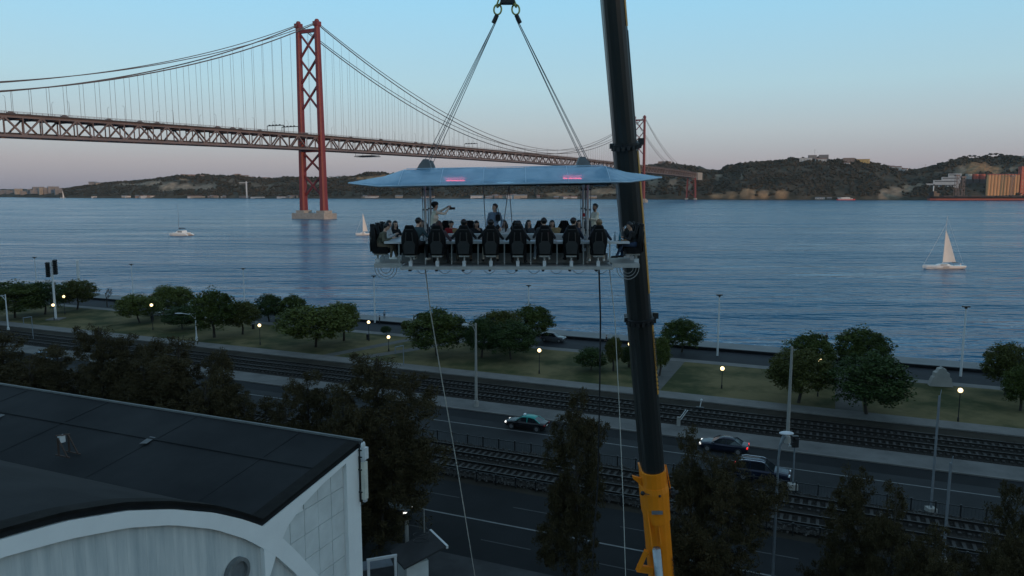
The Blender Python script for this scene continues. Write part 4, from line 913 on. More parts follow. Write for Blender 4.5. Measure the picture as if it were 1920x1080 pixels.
# vault infill: tall profiled sheets
for i in range(88):
    x0 = 1.9+i*.40; x1 = x0+.397
    za = float(np.interp(x0, MTm, MZ)); zb = float(np.interp(x1, MTm, MZ))
    c = MB(); c.prism([(x0,-.1,0),(x1,-.1,0),(x1,-.1,zb),(x0,-.1,za)], (0,.03,0)); c.build('infill_sheet', MT['hall_panel'], HL)
c = MB(); wc = Vector((8.85,-.05,9.85)); seg = 28
for k in range(seg):
    a0, a1 = 2*math.pi*k/seg, 2*math.pi*(k+1)/seg
    f = lambda a, r: (wc.x+math.cos(a)*r, wc.y, wc.z+math.sin(a)*r)
    c.prism([f(a0,.50), f(a1,.50), f(a1,.66), f(a0,.66)], (0,.22,0))
wn = c.build('round_window', MT['stain'], HL)
c = MB(); c.prism([(wc.x+math.cos(2*math.pi*k/seg)*.51, wc.y, wc.z+math.sin(2*math.pi*k/seg)*.51) for k in range(seg)], (0,.06,0)); c.build('pane', mat('window_film', (.16,.18,.19), .3), wn)
# roofs: shed roof over the wing, barrel vault over the nave, running away from the facade
LR = 75
c = MB(); c.prism([(-.5,.10,fz(0)+.02),(-.5,.10,fz(0)+.20),(7.3,.10,fz(7.3)+.20),(7.3,.10,fz(7.3)-.05)], (0,-LR,0)); c.build('wing_roof', MT['roof_felt'], HL)
c = MB(); A = [Vector((t,.12,fz(t)+.03)) for t in ts if t >= 7.3]; B_ = [p+Vector((0,0,.22)) for p in A]
for i in range(len(A)-1): c.prism([A[i], B_[i], B_[i+1], A[i+1]], (0,-LR,0))
c.build('vault_roof', MT['roof_felt'], HL, smooth=False)
c = MB()
for a, b_ in zip(ts, ts[1:]): c.prism([(a,-.55,fz(a)+.205),(b_,-.55,fz(b_)+.205),(b_,-.55,fz(b_)+.33),(a,-.55,fz(a)+.33)], (0,.72,0))
c.build('roof_kerb', MT['roof_edge'], HL)
c = MB(); c.box((-.55,-LR/2,fz(0)+.24), (.14,LR,.12)); c.build('eaves_trim', mat('eaves', (.13,.14,.14), .8), HL)
c = MB(); c.prism([(-.3,-LR,0),(-.3,-LR,fz(0)),(-.3,-.6,fz(0)),(-.3,-.6,0)], (.3,0,0)); c.build('rear_wall', MT['hall_white'], HL)
for x_, y_, w_, d_, a in ((3.2,-24,1.4,.35,.5),(2.8,-11.8,1.4,.4,.4)):
    c = MB(); c.box((x_,y_,fz(x_)+.205), (w_,d_,.012), a); c.build('roof_patch', mat('patch', (.085,.09,.095), .8), HL)
for k in range(9):                                           # felt lap joints across the wing roof
    c = MB(); y_ = -4-k*7.5; c.prism([(-.4,y_,fz(0)+.198),(-.4,y_-.12,fz(0)+.198),(7.2,y_-.12,fz(7.2)+.198),(7.2,y_,fz(7.2)+.198)], (0,0,.012)); c.build('felt_lap', MT['roof_felt'], HL)
c = MB(); c.prism([(2.6,-LR,fz(2.6)+.199),(2.75,-LR,fz(2.75)+.199),(2.75,0,fz(2.75)+.199),(2.6,0,fz(2.6)+.199)], (0,0,.010)); c.build('felt_lap', MT['roof_felt'], HL)
# rooftop bracket
bx_, by_ = 5.6, -14.6; zz = fz(5.1)+.2
o = thing('roof_bracket', 'rusty metal bracket with a pale lamp on the dark roof', 'bracket', HL.matrix_basis@Vector((bx_,by_,zz)), HL.rotation_euler.z)
mk('rust', (.07,.045,.035), .8, .3)
for k in (-.3,.3):
    c = MB(); c.box((k,0,.03), (.06,1.1,.06)); c.beam((k,-.3,.05), (k,-.3,1.0), .07); c.beam((k,.35,.05), (k,-.3,1.0), .06); c.build('leg', MT['rust'], o)
c = MB(); c.beam((-.4,-.3,1.0), (.4,-.3,1.15), .06); c.build('crossbar', MT['rust'], o)
c = MB(); c.box((.0,-.42,.85), (.3,.2,.4)); c.build('lamp', MT['white_paint'], o)
# mobile antennas on the corner
for k, (dx, dz, h, w_, d_, lab) in enumerate(((.02,-.55,.62,.32,.30,'short white antenna box at the top of the hall corner'),(.06,-2.75,2.05,.30,.22,'long cream antenna panel on the hall corner'))):
    b_ = HL.matrix_basis@Vector((-.06+dx, .30+.02, fz(0)+dz)); o = thing('mobile_antenna', lab, 'antenna', b_, HL.rotation_euler.z)
    c = MB(); c.box((-.05,.12,h/2), (w_,d_,h)); c.build('radome', mat('radome%d' % k, (.62,.62,.54) if k else (.62,.64,.64), .5), o)
    c = MB(); c.tube([(.1,-.08,-.15),(.1,-.08,h+.25)], .035, 8); c.build('pole', MT['dark_metal'], o)
    c = MB(); c.box((.06,-.02,h*.2), (.2,.2,.06)); c.box((.06,-.02,h*.8), (.2,.2,.06)); c.tube([(-.05,.12,0),(-.02,.05,-.25),(.1,-.06,-.35)], .025, 6); c.build('bracket', MT['dark_metal'], o)
    if k == 0:
        c = MB(); c.ell((-.06,.1,h+.12), (.08,.08,.2), 8, 6); c.ell((.1,.1,h+.12), (.08,.08,.2), 8, 6); c.build('cone_cap', MT['white_paint'], o)
    else:
        c = MB(); c.box((-.05,.06,h+.18), (.22,.14,.34)); c.box((-.05,.12,-.08), (.2,.16,.14)); c.build('radio_unit', MT['lamp_grey'], o)
# kiosk with gutter and posts at the foot of the hall
p = COLV(775,39.5,2.1); o = thing('street_kiosk', 'small kiosk with sloping gutter roof beside the white hall', 'kiosk', (p.x,p.y,2.1), R(30))
c = MB(); c.box((0,0,1.1), (1.5,1.6,2.2)); c.build('wall', MT['hall_tile'], o)
c = MB(); c.prism([(-1.1,-1.3,2.25),(1.8,-1.3,3.0),(1.8,1.3,3.0),(-1.1,1.3,2.25)], (0,0,.12)); c.build('roof', MT['paving_near'], o)
c = MB(); c.beam((1.85,-1.35,3.05), (1.85,1.35,3.05), .14, .2); c.build('gutter', MT['white_paint'], o)
c = MB(); c.tube([(math.cos(a*.45)*.5+.6, math.sin(a*.45)*.5, 3.05+.03*a) for a in range(30)], .025, 5); c.build('cable_coil', MT['dark_metal'], o)
p = COLV(718,37.5,2.1); o = thing('door_frame_structure', 'white upright metal frame beside the white hall', 'frame', (p.x,p.y,2.1), R(20))
zt = AT(718,1046,p.y).z-2.1
for s in (-.85,.85): c = MB(); c.box((s,0,zt/2), (.16,.16,zt)); c.build('post', MT['pale_post'], o)
for z in (zt, zt-2.2): c = MB(); c.box((0,.0,z), (1.9,.15,.15)); c.build('crossbar', MT['pale_post'], o)
c = MB(); c.box((-.3,.5,zt-.6), (2.0,1.1,.05)); c.build('shelf', MT['galv'], o)
for px, yt, v, r_, lab in ((764,977,42.0,.13,'weathered grey post in front of the near pavement'),(796,955,44.2,.05,'thin pale pole at the kerb of the avenue')):
    p = COLV(px, v, 2.1); h = AT(px, yt, p.y).z-2.1; o = thing('pole', lab, 'pole', p); c = MB(); c.tube([(0,0,0),(0,0,h)], [r_*1.2,r_], 8); c.build('shaft', MT['post_concrete'], o)
    c = MB(); c.lathe([(r_*1.15,h),(r_*.5,h+.06)], 8); c.build('cap', MT['post_concrete'], o)

# ================================================================== MOBILE CRANE
mk('crane_yellow', (.78,.225,.006), .45, var=.10, scale=.7)
mk('crane_black', (.016,.018,.018), .38, var=.25, scale=.4, stretch=(1,1,.1))
mk('crane_side', (.05,.06,.07), .35, var=.2, scale=.5)
mk('hydraulic', (.30,.32,.34), .3, .7)
mk('strip_yellow', (.50,.24,.03), .5, var=.2, scale=2)
A_ = AT(1150,0,31.0); B_ = AT(1241,1080,35.0); bdir = (A_-B_).normalized(); foot = B_-bdir*((B_.z-3.2)/bdir.z); tip = A_+bdir*((66-A_.z)/bdir.z)
CR = thing('mobile_crane', 'telescopic crane boom, black above and yellow below, right of the platform', 'crane', (foot.x,foot.y,2.0))
bx = bdir.cross(Vector((0,1,0))).normalized()*-1
if bx.x < 0: bx = -bx
by = bx.cross(bdir).normalized()
if by.y > 0: by = -by                                          # by points to the viewer
ORG = Vector((foot.x,foot.y,2.0))
def bpnt(z): return B_+bdir*((z-B_.z)/bdir.z)
def zrow(py):                                                 # height on the boom axis seen at a given row
    lo, hi = 3.0, 60.0
    for _ in range(40):
        m_ = (lo+hi)/2; q_ = bpnt(m_); yc = q_.y*cP-(m_-CAMZ)*sP; zc = q_.y*sP+(m_-CAMZ)*cP
        if 540-FOC*zc/yc > py: lo = m_
        else: hi = m_
    return lo
def sect(ctr, w_, d_):                                        # U-shaped boom section, rounded on the viewer's side
    P = []
    for k in range(9): a = math.pi*k/8; P.append(ctr+bx*(math.cos(a)*w_/2)+by*(d_*.12+math.sin(a)*d_*.42))
    return P+[ctr-bx*(w_/2)-by*(d_*.5), ctr+bx*(w_/2)-by*(d_*.5)]
def bsec(name, z0, z1, w_, d_, m):
    c = MB(); c.loft([sect(bpnt(z0),w_,d_), sect(bpnt(z1),w_,d_)]); o = c.build(name, m, CR, ORG)
    for p_ in o.data.polygons: p_.use_smooth = False
    return o
z_y = zrow(878); z_c1 = zrow(597); z_c0 = zrow(272)
bsec('base_section', 3.2, z_y, 1.16, 1.3, MT['crane_yellow'])
bsec('telescope_section', z_y-.5, z_c1, 1.06, 1.15, MT['crane_black'])
bsec('telescope_section', z_c1-.5, z_c0, .99, 1.06, MT['crane_black'])
bsec('telescope_section', z_c0-.5, tip.z, .92, .98, MT['crane_black'])
for z, w_, d_ in ((z_c1,1.22,1.32),(z_c0,1.14,1.24)):
    c = MB(); P = sect(bpnt(z-.08), w_, d_); Q = sect(bpnt(z+.08), w_, d_); c.loft([P,Q])
    for k in range(9): c.box(P[k]+by*.02, (.12,.12,.16))
    c.box(bpnt(z)+bx*(w_/2+.06)+by*.1+Vector((0,0,.08)), (.22,.24,.26)); c.box(bpnt(z)-bx*(w_/2+.02)+Vector((0,0,.02)), (.16,.2,.2)); c.build('collar', MT['dark_metal'], CR, ORG)
c = MB(); P = sect(bpnt(z_y-.12), 1.2, 1.34); Q = sect(bpnt(z_y+.02), 1.2, 1.34); c.loft([P,Q]); c.build('collar', MT['crane_yellow'], CR, ORG)
# decal strips with lettering on the right flank
def flank(z, w_, d_, ang, off):                              # point on the rounded flank of the boom
    a_ = R(ang); return bpnt(z)+bx*(math.cos(a_)*(w_/2+off))+by*(d_*.12+math.sin(a_)*(d_*.42+off))
def side_strip(z0, z1, w_, d_, m, name, a0=8, a1=38):
    c = MB(); an = [a0+(a1-a0)*i/4 for i in range(5)]
    for i in range(4): c.prism([flank(z0,w_,d_,an[i],.004), flank(z0,w_,d_,an[i+1],.004), flank(z1,w_,d_,an[i+1],.004), flank(z1,w_,d_,an[i],.004)], (bx*math.cos(R(an[i]))+by*math.sin(R(an[i])))*.012)
    return c.build(name, m, CR, ORG)
side_strip(zrow(735), zrow(606), 1.06, 1.15, MT['strip_yellow'], 'decal_strip')
side_strip(z_c1+1.2, z_c0-.25, .99, 1.06, MT['strip_yellow'], 'decal_strip')
side_strip(zrow(52), tip.z-2, .92, .98, MT['strip_yellow'], 'decal_strip')
side_strip(z_c0+.3, zrow(60), .92, .98, MT['crane_side'], 'side_rail', 4, 24)
def decal_text(txt, zc, size, w_, d_, m):
    cu = bpy.data.curves.new('lettering','FONT'); cu.body = txt; cu.size = size; cu.align_x = 'CENTER'; cu.align_y = 'CENTER'; cu.extrude = .004
    to = bpy.data.objects.new('t', cu); COL.objects.link(to); bpy.context.view_layer.update()
    me = bpy.data.meshes.new_from_object(to.evaluated_get(bpy.context.evaluated_depsgraph_get())); bpy.data.objects.remove(to)
    zz_ = (bx*math.cos(R(32))+by*math.sin(R(32))).normalized(); xa = -bdir; ya = zz_.cross(xa).normalized()
    Mx = Matrix((xa, ya, zz_)).transposed().to_4x4(); me.transform(Mx); me.materials.clear(); me.materials.append(m)
    o = bpy.data.objects.new('lettering', me); COL.objects.link(o); o.parent = CR; o.location = flank(zc,w_,d_,32,.05)-ORG
decal_text('DOMINIMO', zrow(655), .36, 1.06, 1.15, MT['dark_metal'])
decal_text('SOTINC', zrow(1060), .42, 1.16, 1.3, MT['dark_metal'])
for k in range(5):
    z = zrow(735)+.12+k*.2; c = MB(); nrm = bx*math.cos(R(32))+by*math.sin(R(32)); c.prism([flank(z,1.06,1.15,14,.02), flank(z+.08,1.06,1.15,14,.02), flank(z+.24,1.06,1.15,50,.02), flank(z+.16,1.06,1.15,50,.02)], nrm*.02); c.build('warning_stripe', MT['dark_metal'], CR, ORG)
# hydraulic cylinder, bracket, sensors
hc = zrow(1005); a = bpnt(hc)-bx*.30+by*.95; e = bpnt(4.0)-bx*.30+by*1.5
c = MB(); c.tube([a, e], .20, 14); c.build('luffing_cylinder', MT['hydraulic'], CR, ORG, smooth=True)
zb = zrow(955)
for s in (-1,1): c = MB(); q_ = bpnt(zb)+by*.5; c.prism([q_-bx*(.30+.22*s)+bdir*.9-by*.1, q_-bx*(.30+.22*s)-bdir*.2-by*.1, a-bx*.22*s-bdir*.15, a-bx*.22*s+bdir*.2], bx*.06); c.build('cylinder_bracket', MT['crane_yellow'], CR, ORG)
c = MB(); c.loft([sect(bpnt(zrow(968)),1.24,1.5), sect(bpnt(zrow(915)),1.30,1.42), sect(bpnt(zrow(905)),1.18,1.34)]); c.build('reinforcement', MT['crane_yellow'], CR, ORG)
c = MB(); q_ = bpnt(zrow(942))+by*.86-bx*.1; c.box(q_, (.52,.05,.17)); c.build('rating_plate', MT['galv'], CR, ORG)
q_ = bpnt(zrow(928))+bx*.72
c = MB(); c.tube([q_, q_+bx*.22], .22, 12); c.tube([q_+bx*.22, q_+bx*.4], .10, 8)
for k in range(8): c.box(q_+bx*.11+(bdir*math.cos(k*.785)+by*math.sin(k*.785))*.24, (.14,.08,.08))
c.build('hose_drum', MT['dark_metal'], CR, ORG)
for k in (0,.12): c = MB(); c.tube([bpnt(z_y+.1)+bx*(.60+k*.3), bpnt(zrow(925))+bx*(.66+k)], .025, 6); c.build('guide_rod', MT['crane_yellow'], CR, ORG)
c = MB(); q_ = bpnt(zrow(915))+by*.75; c.tube([q_-bx*.62-by*.2+bdir*.12, q_+bx*.1], .02, 5); c.ell(q_+bx*.1, .07, 8, 6); c.ell(q_-bx*.66-by*.2+bdir*.14, .11, 8, 6); c.build('cable_run', MT['dark_metal'], CR, ORG)
c = MB(); q_ = bpnt(zrow(892))-bx*.6; c.prism([q_, q_-bx*.42+bdir*.2, q_-bx*.4+bdir*.05, q_-bdir*.4], by*.12); c.build('cam_lug', MT['crane_yellow'], CR, ORG)
q_ = bpnt(zrow(1055))-bx*.5+by*.5
c = MB(); c.beam(q_, q_-bx*.75+bdir*.25, .20, .34); c.beam(q_-bx*.72+bdir*.12, q_-bx*.22+bdir*1.15, .18, .24); c.beam(q_-bx*.3+bdir*1.1, q_-bx*.05+bdir*.8, .06, .06); c.build('folding_arm', MT['crane_yellow'], CR, ORG)
c = MB(); c.lathe([(1.5,0),(1.5,.9),(1.2,1.0),(1.2,1.3)], 20); c.build('turntable', MT['crane_yellow'], CR)
c = MB(); c.box((1.5,-1.5,.75), (12,2.7,1.1)); c.build('carrier', MT['crane_yellow'], CR)
c = MB(); c.box((2.2,-.6,2.2), (2.6,2.4,1.7)); c.build('counterweight', MT['crane_side'], CR)
c = MB(); q_ = tip; c.tube([q_-bx*.6, q_+bx*.6], .55, 14); c.build('boom_head', MT['crane_yellow'], CR, ORG)
for k in range(5):
    w_ = bpy.data.objects.new('wheel', None); COL.objects.link(w_); w_.parent = CR; w_.location = (-3.2+k*2.2,-2.7,.62)
    c = MB(); c.tube([(0,-.2,0),(0,.2,0)], .6, 18); c.build('tyre', MT['tyre'], w_); c = MB(); c.tube([(0,-.22,0),(0,-.2,0)], .3, 12); c.build('rim', MT['rim'], w_)

# ================================================================== DINING PLATFORM
mk('platform_metal', (.40,.395,.385), .5, .35, var=.12, scale=3)
mk('platform_panel', (.20,.20,.20), .6, .2, var=.15, scale=2)
mk('table_white', (.52,.53,.54), .5, var=.06)
mk('black_cloth', (.008,.008,.009), .9)
mk('seat_black', (.005,.005,.006), .6, spec=.2, var=.3, scale=6); mk('seat_vinyl', (.026,.028,.030), .36, spec=.5, var=.2, scale=5)
mk('steel_rope', (.09,.10,.11), .5, .4); mk('chain', (.42,.44,.16), .45, .3)
XC, YC, ZF = -.25, 26.8, 25.45
PL = thing('dining_platform', 'suspended dining platform with white table ring high above the road', 'platform', (XC,YC,ZF-.08))
PO = Vector((XC,YC,ZF-.08))
def P_(nm, c, m, smooth=False): return c.build(nm, m, PL, PO, smooth)
X0_, X1_ = -3.75, 3.4; zt = 26.24
def panel(nm, x0, x1, y0, y1, z0, z1, m): c = MB(); c.box(((x0+x1)/2,(y0+y1)/2,(z0+z1)/2), (x1-x0,y1-y0,z1-z0)); return P_(nm, c, m)
# floor of narrow plates, edge beams
for k in range(9): panel('floor_plate', X0_+.1+k*.775, X0_+.1+k*.775+.76, 25.0, 28.6, ZF-.05, ZF, MT['platform_panel'])
for y in (24.93, 28.67): panel('edge_beam', X0_, X1_, y-.05, y+.05, ZF-.12, ZF-.02, MT['platform_metal'])
for x in (X0_+.05, X1_-.05): panel('edge_beam', x-.05, x+.05, 25.0, 28.6, ZF-.14, ZF-.03, MT['platform_metal'])
for k in range(8): x = -3.45+.9*k; panel('cross_beam', x-.04, x+.04, 25.0, 28.6, ZF-.19, ZF-.055, MT['dark_metal'])
for y, s in ((25.95,1),(27.65,-1)):
    for k in range(8):
        x = -3.85+.9*k; panel('fascia_panel', x, x+.885, y-.012, y+.012, ZF+.002, 25.80, MT['platform_panel'])
        if k < 7: panel('table_skirt', x, x+.89, y+.002*s, y+.03*s, 25.802, 26.15, MT['black_cloth'])
for y in (25.46, 28.14):
    for k in range(9): panel('table_leg', -3.88+.9*k, -3.84+.9*k, y-.02, y+.02, ZF, 26.165, MT['platform_metal'])
panel('raised_walkway', -3.2, 2.7, 26.15, 27.45, ZF, 25.85, MT['platform_panel'])
# table ring
panel('table_top', X0_-.60, X1_+.60, 25.36, 26.10, zt-.075, zt, MT['table_white'])
panel('table_top', X0_-.60, X1_+.60, 27.50, 28.24, zt-.075, zt, MT['table_white'])
panel('table_top', X0_-.60, X0_+.15, 26.103, 27.497, zt-.075, zt, MT['table_white'])
panel('table_top', X1_-.15, X1_+.60, 26.103, 27.497, zt-.075, zt, MT['table_white'])
# wing footrests with brackets
for s, x0, x1 in ((-1, X0_-.95, X0_-.01), (1, X1_+.01, X1_+.95)):
    panel('footrest', x0, x1, 25.35, 28.2, ZF-.02, ZF+.04, MT['platform_metal'])
    panel('footrest_beam', x0, x1, 25.33, 25.40, ZF-.10, ZF-.022, MT['platform_metal'])
    for y in (25.85, 26.8, 27.75):
        xe = x0+.04 if s < 0 else x1-.04
        c = MB(); c.beam((xe,y,ZF-.1), (xe,y,25.84), .07, .07); P_('seat_bracket', c, MT['platform_metal'])
    c = MB()
    for r in (.18,.28,.38): c.tube([(((x0+x1)/2)+s*.1+r*math.cos(a), 25.5, ZF-.12-r*abs(math.sin(a))*1.05) for a in [math.pi*i/10 for i in range(11)]], .012, 5)
    P_('cable_loop', c, MT['platform_metal'])
c = MB()
for k in range(9): xx = -3.2+.75*k; c.tube([(xx+.38*i/6, 24.97, ZF-.15-.12*math.sin(math.pi*i/6)) for i in range(7)], .008, 4)
P_('slack_cable', c, MT['dark_metal'])
# service counter in the centre with boxes
panel('service_counter', -2.3, 2.2, 26.55, 27.05, 25.86, 26.42, MT['platform_metal'])
# posts carrying the canopy
POSTS = [(x, y) for x in (-3.0, 2.62) for y in (25.95, 27.65)]
for x, y in POSTS:
    c = MB(); c.tube([(x,y,ZF), (x,y,28.45)], .045, 8); P_('mast', c, MT['platform_metal'])
    c = MB(); c.tube([(x+.09,y,25.9),(x+.1,y,28.4)], .014, 5); c.tube([(x-.08,y,26.1),(x-.09,y,28.4)], .014, 5); P_('mast_rope', c, MT['steel_rope'])
    for z in (26.6,27.3,28.0): c = MB(); c.box((x,y,z), (.2,.06,.05)); P_('mast_clamp', c, MT['dark_metal'])
for xa, ya, xb_, yb in ((-.98,25.6,-.9,25.62),(-.1,25.6,-.32,25.7),(-.1,25.6,.02,25.7)):
    c = MB(); c.tube([(xa,ya,28.15),(xb_,yb,26.6)], .014, 5); P_('safety_line', c, MT['steel_rope'])

# ---- canopy
CO = Vector((XC,YC,28.1)); CN = thing('canopy', 'translucent blue pointed canopy hanging above the dining platform', 'canopy', CO)
def film_mat():
    m = bpy.data.materials.new('canopy_film'); m.use_nodes = True; t = m.node_tree; p = t.nodes['Principled BSDF']; nn, lk = t.nodes.new, t.links.new
    p.inputs['Roughness'].default_value = .14; p.inputs['Specular IOR Level'].default_value = .9; p.inputs['Coat Weight'].default_value = .6; p.inputs['Coat Roughness'].default_value = .06
    tc_ = nn('ShaderNodeTexCoord'); n = nn('ShaderNodeTexNoise'); n.inputs['Scale'].default_value = 1.3; n.inputs['Detail'].default_value = 5; n.inputs['Distortion'].default_value = .8; lk(tc_.outputs['Object'], n.inputs[0])
    r = nn('ShaderNodeValToRGB'); e = r.color_ramp.elements; e[0].position = .35; e[1].position = .7; e[0].color = (.36,.60,.76,1); e[1].color = (.56,.80,.94,1); lk(n.outputs[0], r.inputs[0]); lk(r.outputs[0], p.inputs['Base Color'])
    b_ = nn('ShaderNodeBump'); b_.inputs['Strength'].default_value = .6; b_.inputs['Distance'].default_value = .12; lk(n.outputs[0], b_.inputs['Height']); lk(b_.outputs[0], p.inputs['Normal'])
    tr = nn('ShaderNodeBsdfTranslucent'); lk(r.outputs[0], tr.inputs[0]); mx_ = nn('ShaderNodeMixShader'); mx_.inputs[0].default_value = .45
    tp_ = nn('ShaderNodeBsdfTransparent'); m2 = nn('ShaderNodeMixShader'); m2.inputs[0].default_value = .34; tp_.inputs[0].default_value = (.75,.88,1,1)
    lk(p.outputs[0], mx_.inputs[1]); lk(tr.outputs[0], mx_.inputs[2]); lk(mx_.outputs[0], m2.inputs[1]); lk(tp_.outputs[0], m2.inputs[2]); lk(m2.outputs[0], t.nodes['Material Output'].inputs[0]); return m
FILM = film_mat(); mk('film_seam', (.40,.58,.72), .35)
def tilt(x): return .018*x
def can_hw(x):                                               # half width of the plan at x (pointed ends)
    a = abs(x); return 2.25 if a < 3.55 else max(.02, 2.25*(1-((a-3.55)/2.0))**.92)
def can_z(x, w_):
    a = abs(x); rise = .55 if a < 3.45 else .55*max(0, 1-(a-3.45)/2.05)**1.15
    k = abs(w_); pr = 1 if k < .42 else max(0, (1-(k-.42)/.58))**.9
    sagf = -.05*math.cos(x*1.9)*(k < .42)
    return .10+tilt(x)+rise*pr+sagf*.5+(.14*max(0,(a-4.2)/1.3))
NX, NW = 67, 18; xs = [-5.55+11.1*i/(NX-1) for i in range(NX)]; vs = []
for x in xs:
    for j in range(NW+1): w_ = -1+2*j/NW; vs.append((x, w_*can_hw(x), can_z(x, w_)))
c = MB(); c.add(vs, [(i*(NW+1)+j, (i+1)*(NW+1)+j, (i+1)*(NW+1)+j+1, i*(NW+1)+j+1) for i in range(NX-1) for j in range(NW)]); sh = c.build('film', FILM, CN, smooth=True)
sm = sh.modifiers.new('thick','SOLIDIFY'); sm.thickness = .012
for x in (-3.45,-2.1,-.7,.7,2.1,3.45):
    c = MB(); c.tube([(x, w_/10*can_hw(x), can_z(x,w_/10)+.008) for w_ in range(-10,11)], .010, 5); c.build('seam', MT['film_seam'], CN)
for s in (-1,1):
    c = MB(); c.tube([(x, s*.42*can_hw(x), can_z(x,.42)+.008) for x in xs if abs(x) < 3.5], .012, 5); c.build('seam', MT['film_seam'], CN)
for s in (-1,1):
    c = MB(); c.tube([(x, s*can_hw(x), can_z(x,1)-.03) for x in xs], .035, 6); c.build('rim_tube', mat('rim_film%d' % s, (.30,.42,.52), .3, .2), CN, smooth=True)
c = MB()
for s in (-1,1): c.tube([(-3.6,s*2.1,.02),(3.5,s*2.1,.08)], .03, 6)
for x in (-3.5,-1.2,1.2,3.4): c.tube([(x,-2.1,.03),(x,2.1,.03)], .03, 6)
c.build('canopy_frame', MT['dark_metal'], CN)
mk('heater_red', (.5,.02,.02), .4, emit=(1,.06,.10), es=10); mk('tube_white', (.9,.9,.9), .3, emit=(.9,.97,1), es=5)
for x, w_ in ((-1.62,.68),(2.25,.68)):
    c = MB(); c.tube([(x-.31,-1.80,.22+tilt(x)),(x+.31,-1.80,.22+tilt(x))], .022, 8); c.build('heater_tube', MT['heater_red'], CN)
c = MB(); c.tube([(-.22,-2.23,.075),(.28,-2.23,.08)], .02, 6); c.build('light_tube', MT['tube_white'], CN)
for x, s in ((-2.78,-1),(2.78,1)):                            # grey sleeves where the slings pass through
    for y in ((-.62,.62) if s < 0 else (-.16,.2)):
        c = MB(); z0 = .74+tilt(x); c.loft([[Vector((x+dx*w1+ox, y+dy*.2, z0+dz)) for dx, dy in ((-1,-1),(1,-1),(1,1),(-1,1))] for w1, ox, dz in ((.26,0,-.12),(.19,s*-.03,.06),(.08,s*-.06,.24))]); c.build('sleeve', mat('sleeve_grey', (.15,.155,.16), .8), CN)
# ---- slings, chain, hook block
SG = thing('lifting_sling', 'steel rope sling with yellow green chain links carrying the platform', 'sling', (XC+.1,YC,34.0)); SO = Vector((XC+.1,YC,34.0))
for s, xt, xl in ((-1,-.53,-2.95),(1,.13,2.62)):
    top_ = AT(932 if s < 0 else 968, 28, 26.8)
    yy = .62 if s < 0 else .16
    for j, (dx, y) in enumerate(((-.04,-yy),(.05,-yy),(-.05,yy),(.04,yy))):
        c = MB(); e = Vector((xl+dx*2.2, YC+y, 28.95)); q_ = top_+Vector((dx*.4, y*.03, -.12)); c.tube([q_, e], .012, 6); c.tube([e, (xl,YC+y*1.1,28.3)], .014, 6); c.build('sling_rope', MT['steel_rope'], SG, SO)
    c = MB(); d_ = (Vector((xl,YC,28.9))-top_).normalized(); c.tube([top_+d_*.0, top_+d_*.30], .075, 8); c.build('rope_socket', MT['dark_metal'], SG, SO)
    q_ = top_+Vector((s*-.02,0,.16))
    def link(ctr, ax, ay, rl, rw, rr): c = MB(); c.tube([ctr+ax*(math.sin(a)*rw)+ay*(math.cos(a)*rl) for a in [2*math.pi*i/16 for i in range(17)]], rr, 7, cap=False); c.build('chain_link', MT['chain'], SG, SO)
    link(q_+Vector((0,0,.02)), Vector((1,0,0)), Vector((s*-.05,0,1)).normalized(), .17, .13, .032)
    link(q_+Vector((s*-.08,0,.32)), Vector((.35,.94,0)), Vector((s*-.38,0,.9)).normalized(), .24, .12, .032)
HB = thing('hook_block', 'dark crane hook block at the top edge above the platform', 'hook block', (-.15,YC,34.45))
c = MB(); c.box((0,0,.0), (.5,.35,.22)); c.tube([(0,0,.1),(0,0,.5)], .09, 8); c.build('swivel', MT['dark_metal'], HB)
c = MB(); c.box((0,0,1.0), (.8,.4,1.0)); c.build('block', MT['crane_yellow'], HB)
for k in (-.2,.2): c = MB(); c.tube([(k,0,1.4),(k+tip.x+.15,tip.y-YC,tip.z-34.45)], .02, 6); c.build('hoist_rope', MT['steel_rope'], HB)
def rope(nm, pts, r, m, lab): c = MB(); c.tube(pts, r, 6); o = c.build(nm, m, origin=pts[-1]); tag(o, lab, 'rope'); return o
mk('rope_white', (.55,.54,.50), .9); mk('rope_black', (.012,.012,.014), .8)
pw = COLV(893,44,2.15); rope('tag_rope', [Vector((-3.0,25.6,ZF-.1)), AT(808,590,26.5), AT(830,720,29.0), AT(858,880,33.0), AT(890,1078,38.0), Vector((-1.6,42,2.2))], .020, MT['rope_white'], 'thin white tag rope on the left, hanging from the platform to the ground')
rope('tag_rope', [Vector((3.35,25.6,ZF-.1)), AT(1153,600,26.2), AT(1161,760,27.5), AT(1169,950,29), AT(1173,1080,30.2), Vector((6.0,36,2.2))], .017, MT['rope_white'], 'thin white tag rope beside the crane boom')
rope('power_cable', [Vector((2.95,25.2,ZF-.1)), AT(1126,600,25.6), AT(1124,760,26.4), AT(1121,900,28), Vector((3.1,31,2.2))], .030, MT['rope_black'], 'black power cable hanging straight down from the platform')

